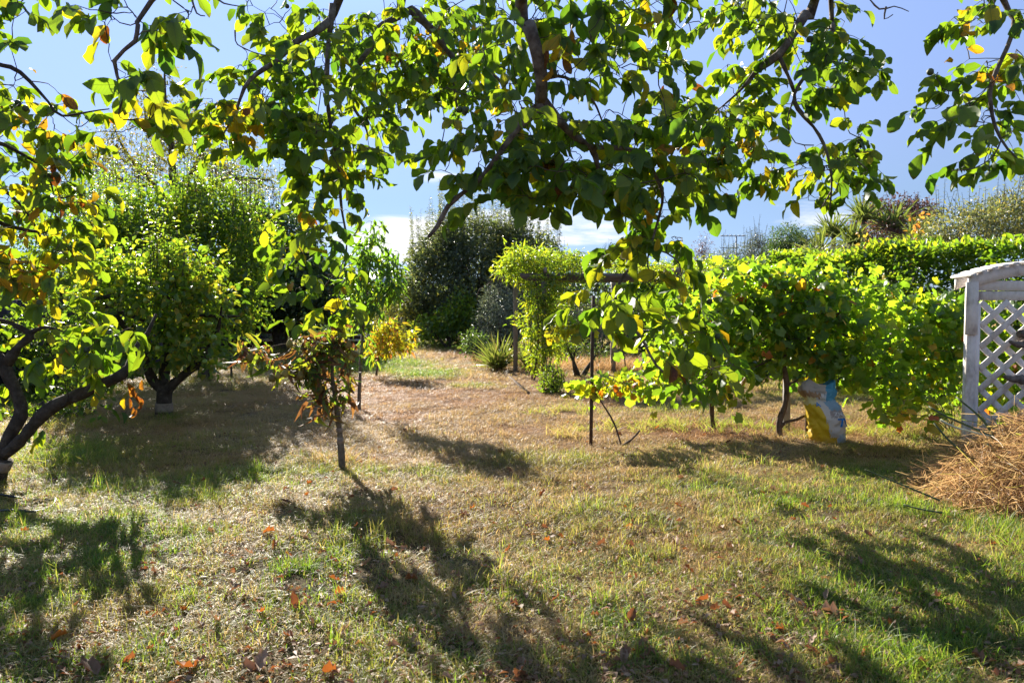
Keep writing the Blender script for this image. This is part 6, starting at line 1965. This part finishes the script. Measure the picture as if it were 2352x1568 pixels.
def weeds():
    zones = [  # (px, py centre on ground, rx, ry metres, n, height, dry, red)
        (1370, 850, 1.6, 0.9, 2600, .42, .85, .75), (1470, 850, 1.3, .8, 1500, .38, .85, .7), (1150, 838, .7, .9, 800, .40, .8, .5), (1290, 838, .8, .6, 700, .35, .8, .6),
        (1470, 985, .8, .35, 500, .20, .45, .1), (1640, 985, .9, .35, 700, .20, .35, 0), (1900, 1000, .9, .3, 500, .16, .45, .2), (2080, 1000, .8, .4, 700, .18, .4, .1), (1310, 1000, .25, .25, 200, .22, .7, .1), (1300, 950, .5, .4, 350, .2, .45, 0),
        (60, 1060, .8, .6, 700, .22, .35, 0), (170, 990, .9, .6, 500, .22, .5, 0), (390, 965, .4, .25, 250, .16, .3, 0), (700, 870, 2.2, 1.2, 900, .14, .75, .4), (540, 850, 2, 2, 900, .16, .7, .4), (60, 900, 1.5, 1.5, 900, .4, .55, .2),
        (760, 1070, .25, .2, 130, .24, .7, .5), (1960, 1300, .35, .2, 120, .15, .2, 0), (2230, 1330, .35, .2, 160, .15, .1, 0), (2330, 1480, .25, .15, 160, .16, .1, 0), (2060, 1520, .35, .15, 200, .15, .25, 0), (2330, 1260, .3, .3, 200, .16, .25, 0)]
    Vs, Qs, tn, dr, rd, nb = [], [], [], [], [], 0
    for (px, py, rx, ry, n, h, dry, red) in zones:
        c = G(px, py)
        a, r = rng.uniform(0, 6.283, n), np.sqrt(rng.uniform(0, 1, n))
        x, y = c[0] + rx * r * np.cos(a), c[1] + ry * r * np.sin(a)
        # gather in tufts
        k = max(4, n // 16)
        tx, ty = x[:k], y[:k]
        j = rng.integers(0, k, n)
        x, y = tx[j] + rng.normal(0, .035, n), ty[j] + rng.normal(0, .035, n)
        p = np.stack((x, y, gz(x, y) - .01), 1)
        hh = h * rng.uniform(.4, 1.2, n)
        d = np.stack((rng.normal(0, .45, n), rng.normal(0, .45, n), np.ones(n)), 1)
        d = norm(d)
        side = norm(np.cross(d, rand_unit(n)))
        w = np.clip(h * .012, .0016, .004) * rng.uniform(.7, 1.3, n)
        lean = norm(rng.normal(0, 1, (n, 3)) * (1, 1, 0))
        V = []
        for t, ws in ((0, 1), (.4, .9), (.75, .6), (1.0, .1)):
            q = p + d * (hh * t)[:, None] + lean * (hh * .45 * t * t)[:, None] - np.array((0, 0, 1)) * (hh * .2 * t * t)[:, None]
            V += [q - side * (w * ws)[:, None], q + side * (w * ws)[:, None]]
        V = np.stack(V, 1).reshape(-1, 3)
        b = nb + np.arange(n)[:, None] * 8
        Qs.append(np.concatenate([b + np.array((i, i + 1, i + 3, i + 2)) for i in (0, 2, 4)]))
        Vs.append(V)
        nb += len(V)
        tn.append(np.repeat(np.clip(rng.normal(.5, .2, n), 0, 1), 8))
        dr.append(np.full(n * 8, dry))
        rd.append(np.repeat(np.clip(rng.normal(red, .15, n), 0, 1), 8))
    me = raw_mesh('tall_grass', np.concatenate(Vs), [np.concatenate(Qs)], M_GRASSG, {'tone': np.concatenate(tn), 'dry': np.concatenate(dr), 'red': np.concatenate(rd)}, False)
    link('tall_grass', me, None, kind='stuff', label='uncut tufts of taller grass and dry weeds')


weeds()

# ------------------------------------------------------------------ the sack


def sack():
    b = G(1902, 1016)
    root = thing('paper_sack', 'crumpled yellow, white and blue paper sack slumped by the vine post', 'sack', b)
    s = b[1] / F
    # centre offset (px), half width (px), half depth (m), height (px)
    prof = [(0, 3, 30, .09), (3, 3, 37, .13), (20, 1, 39, .14), (45, -3, 40, .145), (70, -8, 41, .14), (88, -13, 41, .125), (98, -19, 34, .10), (104, -22, 33, .095), (114, -24, 40, .09), (125, -25, 42, .085), (136, -23, 39, .06), (143, -17, 31, .025)]
    pr = np.array(prof, float)

    def S(u, v):
        """u angle, v height in px"""
        cx = np.interp(v, pr[:, 0], pr[:, 1]) * s
        hw = np.interp(v, pr[:, 0], pr[:, 2]) * s
        hd = np.interp(v, pr[:, 0], pr[:, 3])
        cu, su = np.cos(u), np.sin(u)
        e = .72
        x = np.sign(cu) * np.abs(cu) ** e * hw
        y = np.sign(su) * np.abs(su) ** e * hd
        cr = .022 * (vnoise(u * 2.4 + v * .05, v * .05, 1.0, 71) - .5) * 2 + .012 * (vnoise(u * 3.5 - v * .10, v * .09, 1.0, 72) - .5) * 2 + .006 * (vnoise(u * 6.0 + v * .2, v * .22, 1.0, 73) - .5) * 2
        cr = cr * np.clip(v / 8, 0.2, 1)
        k = 1 + cr / np.maximum(.05, np.hypot(x, y)) * 1.0
        z = v * s * (1 + .0 * u) + .012 * np.sin(u * 2 + 1) * np.clip((v - 100) / 40, 0, 1) * 3
        return np.stack((b[0] + cx + x * k, b[1] + y * k + .03, b[2] - .01 + z), -1)
    nu, vs = 56, np.concatenate((np.linspace(0, 6, 4), np.linspace(9, 136, 44), [140, 143]))
    U = np.linspace(0, 2 * np.pi, nu, endpoint=False)
    V = np.concatenate([S(U, np.full(nu, v)) for v in vs])
    uv = np.concatenate([np.stack((U, np.full(nu, v), np.zeros(nu)), 1) for v in vs])
    n = len(vs)
    j = np.arange(nu)
    Q = np.concatenate([np.stack((i * nu + j, i * nu + (j + 1) % nu, (i + 1) * nu + (j + 1) % nu, (i + 1) * nu + j), 1) for i in range(n - 1)])
    bot = S(U, np.zeros(nu)).mean(0)
    V = np.concatenate((V, [bot]))
    uv = np.concatenate((uv, [(0, 0, 0)]))
    T = np.stack((np.full(nu, n * nu), (j + 1) % nu, j), 1)
    loc = V - world_of(root)
    m, k = new_mat('printed_sack_paper')
    out = k.n('ShaderNodeOutputMaterial')
    a = k.n('ShaderNodeAttribute', attribute_name='prt')
    sp = k.n('ShaderNodeSeparateXYZ')
    k.l(a.outputs['Vector'], sp.inputs[0])
    nz = k.noise(a.outputs['Vector'], 9, 4, .6)
    nz2 = k.noise(a.outputs['Vector'], 30, 4, .6)
    X = k.math('ADD', sp.outputs[0], k.math('MULTIPLY', k.math('SUBTRACT', nz, .5), .55))      # -1..1 across
    Z = k.math('ADD', sp.outputs[1], k.math('MULTIPLY', k.math('SUBTRACT', nz, .5), .18))      # 0..1 up
    band = lambda s_, lo, hi: k.math('MULTIPLY', k.math('GREATER_THAN', s_, lo), k.math('LESS_THAN', s_, hi))
    c = k.mix(k.math('MULTIPLY', nz2, .6), (.62, .60, .58), (.46, .45, .46))
    yel = k.math('LESS_THAN', X, k.math('SUBTRACT', -.05, k.math('MULTIPLY', Z, .45)))
    c = k.mix(k.math('MULTIPLY', yel, band(Z, -.1, .68)), c, (.62, .43, .02))
    ylow = k.math('MULTIPLY', k.math('LESS_THAN', X, .25), k.math('LESS_THAN', Z, .12))
    c = k.mix(ylow, c, (.58, .36, .02))
    c = k.mix(k.math('MULTIPLY', band(Z, .64, .78), k.math('LESS_THAN', X, -.35)), c, (.66, .58, .30))
    blu = k.math('MULTIPLY', k.math('GREATER_THAN', X, .25), band(Z, .68, 1.1))
    c = k.mix(blu, c, (.07, .27, .42))
    c = k.mix(k.math('MULTIPLY', k.math('GREATER_THAN', X, .05), band(Z, .56, .70)), c, (.22, .36, .50))
    c = k.mix(k.math('MULTIPLY', k.math('GREATER_THAN', X, .10), band(Z, .44, .56)), c, (.33, .30, .31))
    c = k.mix(k.math('MULTIPLY', k.math('LESS_THAN', X, .28), k.math('GREATER_THAN', Z, .84)), c, (.40, .345, .30))
    c = k.mix(k.math('MULTIPLY', k.math('LESS_THAN', X, .0), band(Z, .76, .84)), c, (.34, .20, .10))
    c = k.mix(k.math('MULTIPLY', k.math('GREATER_THAN', X, .35), k.math('LESS_THAN', Z, .16)), c, (.34, .45, .56))
    bs = k.n('ShaderNodeBsdfPrincipled')
    k.l(c, bs.inputs['Base Color'])
    bs.inputs['Roughness'].default_value = .5
    bs.inputs['Specular IOR Level'].default_value = .35
    bp = k.n('ShaderNodeBump')
    bp.inputs['Strength'].default_value = .6
    bp.inputs['Distance'].default_value = .015
    k.l(nz, bp.inputs['Height'])
    k.l(bp.outputs[0], bs.inputs['Normal'])
    tr = k.n('ShaderNodeBsdfTranslucent')
    k.l(c, tr.inputs[0])
    mx = k.n('ShaderNodeMixShader')
    mx.inputs[0].default_value = .3
    k.l(bs.outputs[0], mx.inputs[1])
    k.l(tr.outputs[0], mx.inputs[2])
    k.l(mx.outputs[0], out.inputs[0])
    hw = np.interp(uv[:, 1], pr[:, 0], pr[:, 2]) * s
    cx = np.interp(uv[:, 1], pr[:, 0], pr[:, 1]) * s
    prt = np.stack(((loc[:, 0] - cx) / hw, uv[:, 1] / 143, loc[:, 1] * 2), 1)
    me = raw_mesh('sack_body', loc, [Q, T], m, {'prt': prt})
    link('sack_body', me, root)

    def lettering(txt, u0, v0, size, mat, name):
        cu = bpy.data.curves.new('tmp_text', 'FONT')
        cu.body = txt
        cu.size = 1.0
        cu.resolution_u = 3
        cu.offset = 0.02
        to = bpy.data.objects.new('tmp_text', cu)
        COL.objects.link(to)
        dg = bpy.context.evaluated_depsgraph_get()
        mm = bpy.data.meshes.new_from_object(to.evaluated_get(dg))
        bpy.data.objects.remove(to)
        bpy.data.curves.remove(cu)
        co = np.array([v.co[:] for v in mm.vertices])
        fs = [list(p.vertices) for p in mm.polygons]
        tri = np.array([(f[0], f[i], f[i + 1]) for f in fs for i in range(1, len(f) - 1)])
        bpy.data.meshes.remove(mm)
        uu = u0 + co[:, 0] * size / 34.0
        vv = v0 + co[:, 1] * size
        P = S(uu, vv)
        P[:, 1] -= .010
        MB().add(P, None, tri).build(name, mat, root, False)
    blue = solid_mat('blue_print', [(.3, (.02, .16, .45)), (.7, (.03, .20, .52))], 20, .5, 0)
    grey = solid_mat('pale_print', [(.3, (.55, .54, .55)), (.7, (.62, .61, .62))], 20, .5, 0)
    lettering('T', -1.35, 42, 28, blue, 'letter')
    lettering('I', -.80, 42, 28, blue, 'letter')
    lettering('ZNIT', -1.45, 68, 11, grey, 'lettering')
    lettering('A', -2.05, 88, 14, blue, 'letter')


sack()

# ------------------------------------------------------------------ fallen leaves


def fallen():
    temps = T_DEAD
    ms = [raw_mesh('fallen_leaf', flat3(tv, .5), [q, t], M_DEAD, {'luv': u, 'tone': np.zeros(len(tv))}) for tv, q, t, u in temps]

    def put(px, py, L, tone, label, tilt=None, group='fallen leaves on the lawn'):
        g = G(px, py)
        if tilt == 'up':
            D = np.array((random.uniform(-.9, .9), random.uniform(-.5, .5), 0.7))
            N = np.array((random.uniform(-.3, .3), -1, .1))
            z = .0
            v = random.choice((0, 1, 3))
        else:
            a = random.uniform(0, 6.283)
            D = np.array((math.cos(a), math.sin(a), random.uniform(-.08, .22)))
            N = np.array((random.gauss(0, .25), random.gauss(0, .25), 1))
            z = .014 + .026 * random.random()
            v = random.randrange(4)
        D, Y, N = frames(D[None], N[None])
        D, Y, N = D[0], Y[0], N[0]
        W = L * random.uniform(.42, .6)
        p = g + (0, 0, z)
        o = link('fallen_leaf', ms[v], None, label=label, category='leaf', group=group)
        o.matrix_basis = Matrix(((D[0] * L, Y[0] * W, N[0] * L, p[0]), (D[1] * L, Y[1] * W, N[1] * L, p[1]), (D[2] * L, Y[2] * W, N[2] * L, p[2]), (0, 0, 0, 1)))
        o.color = (tone, 0, 0, 1)
    special = [(688, 1400, .13, .62, 'large round russet leaf standing up in the front left grass', 'up'), (1442, 1430, .13, .5, 'curled brown leaf standing on edge in the front centre grass', 'up'), (155, 1474, .10, 1.0, 'bright orange leaf in the front left corner', None), (742, 1545, .12, .75, 'orange brown leaf at the bottom edge, left of centre', None),
               (455, 1535, .13, .75, 'crumpled orange brown leaf at the bottom edge, left of centre', None), (632, 1240, .10, .8, 'upper of two orange leaves close together left of the sapling shadow', None), (634, 1262, .10, .8, 'lower of two orange leaves close together left of the sapling shadow', None), (960, 1340, .12, .7, 'orange leaf beside the round shadow in the front grass', None), (670, 1168, .11, .45, 'pair mate brown leaf left of the sapling foot', None),
               (1850, 1412, .14, .1, 'large pale curled leaf in the right hand shadow', None), (1885, 1415, .14, .15, 'large pale brown leaf touching another in the right hand shadow', None), (1778, 1455, .10, .8, 'small bright orange leaf below the right hand shadow', None), (500, 1435, .14, .1, 'large pale crumpled leaf in the front left grass', None), (1705, 1218, .12, .35, 'brown curled leaf right of centre in the bright grass', None),
               (225, 1562, .16, .4, 'big brown leaf cut by the bottom edge at the left', None), (595, 1552, .13, .12, 'pale crumpled leaf at the bottom edge', None), (1212, 1540, .13, .4, 'standing brown leaf near the bottom centre shadow', 'up'), (2270, 1345, .12, .1, 'pale pinkish leaf in the green grass at the right', None), (1145, 1040, .13, .6, 'russet leaf beyond the middle shadow', None), (785, 1340, .10, .7, 'small orange leaf curled in the front grass', None)]
    for s in special:
        put(s[0], s[1], s[2] * .72, *s[3:])
    col = lambda t: 'pale' if t < .2 else 'brown' if t < .55 else 'russet' if t < .85 else 'orange'

    def where(px, py):
        r = 'far' if py < 1120 else 'middle' if py < 1320 else 'front'
        c = 'left' if px < 780 else 'centre' if px < 1560 else 'right'
        return {'far': {'left': 'in the far grass near the apple trunk', 'centre': 'in the far grass near the dry path', 'right': 'on the ground before the vine row'},
                'middle': {'left': 'in the shaded grass left of the sapling', 'centre': 'in the sunny grass in the middle', 'right': 'in the grass left of the straw heap'},
                'front': {'left': 'in the front left grass', 'centre': 'in the front centre grass', 'right': 'in the front right grass'}}[r][c]
    for i in range(275):
        py = 950 + 610 * random.random() ** 0.85
        px = random.uniform(10, 2340)
        if py < 1010 and 900 < px < 1300 and random.random() < .6:
            continue
        t = random.choice((random.uniform(0, .3), random.uniform(0, .4), random.uniform(.2, .5), random.uniform(.3, .6), random.uniform(.5, .9)))
        L = random.uniform(.034, .075)
        sz = 'small' if L < .05 else 'curled'
        w = where(px, py)
        put(px, py, L, t, f'{sz} {col(t)} dead leaf {w}', 'up' if random.random() < .06 else None, f'{sz} {col(t)} dead leaves {w}')
    # crumbs
    n = 9000
    px, py = rng.uniform(-50, 2400, n), 930 + 650 * rng.uniform(0, 1, n) ** .8
    P = np.array([G(a, b) for a, b in zip(px, py)]) + (0, 0, .012)
    P[:, 2] += rng.uniform(0, .02, n)
    LV = Leaves()
    L = rng.uniform(.012, .05, n)
    LV.add(P, rand_unit(n) * (1, 1, .3), norm(rand_unit(n) * .6 + (0, 0, 1)), L, L * .5, rng.uniform(0, .7, n))
    root = thing('leaf_litter', 'tiny crumbs of dry leaf in the grass', 'leaf litter', (0, 6, 0))
    o = LV.build(root, M_DEAD, T_SMALL, 0, mass='leaf_crumbs')
    o.parent = None
    o.location = (0, 6, 0)
    o['label'] = 'tiny crumbs of dry leaf in the grass'
    bpy.data.objects.remove(root)


fallen()
print('objects', len(bpy.data.objects))
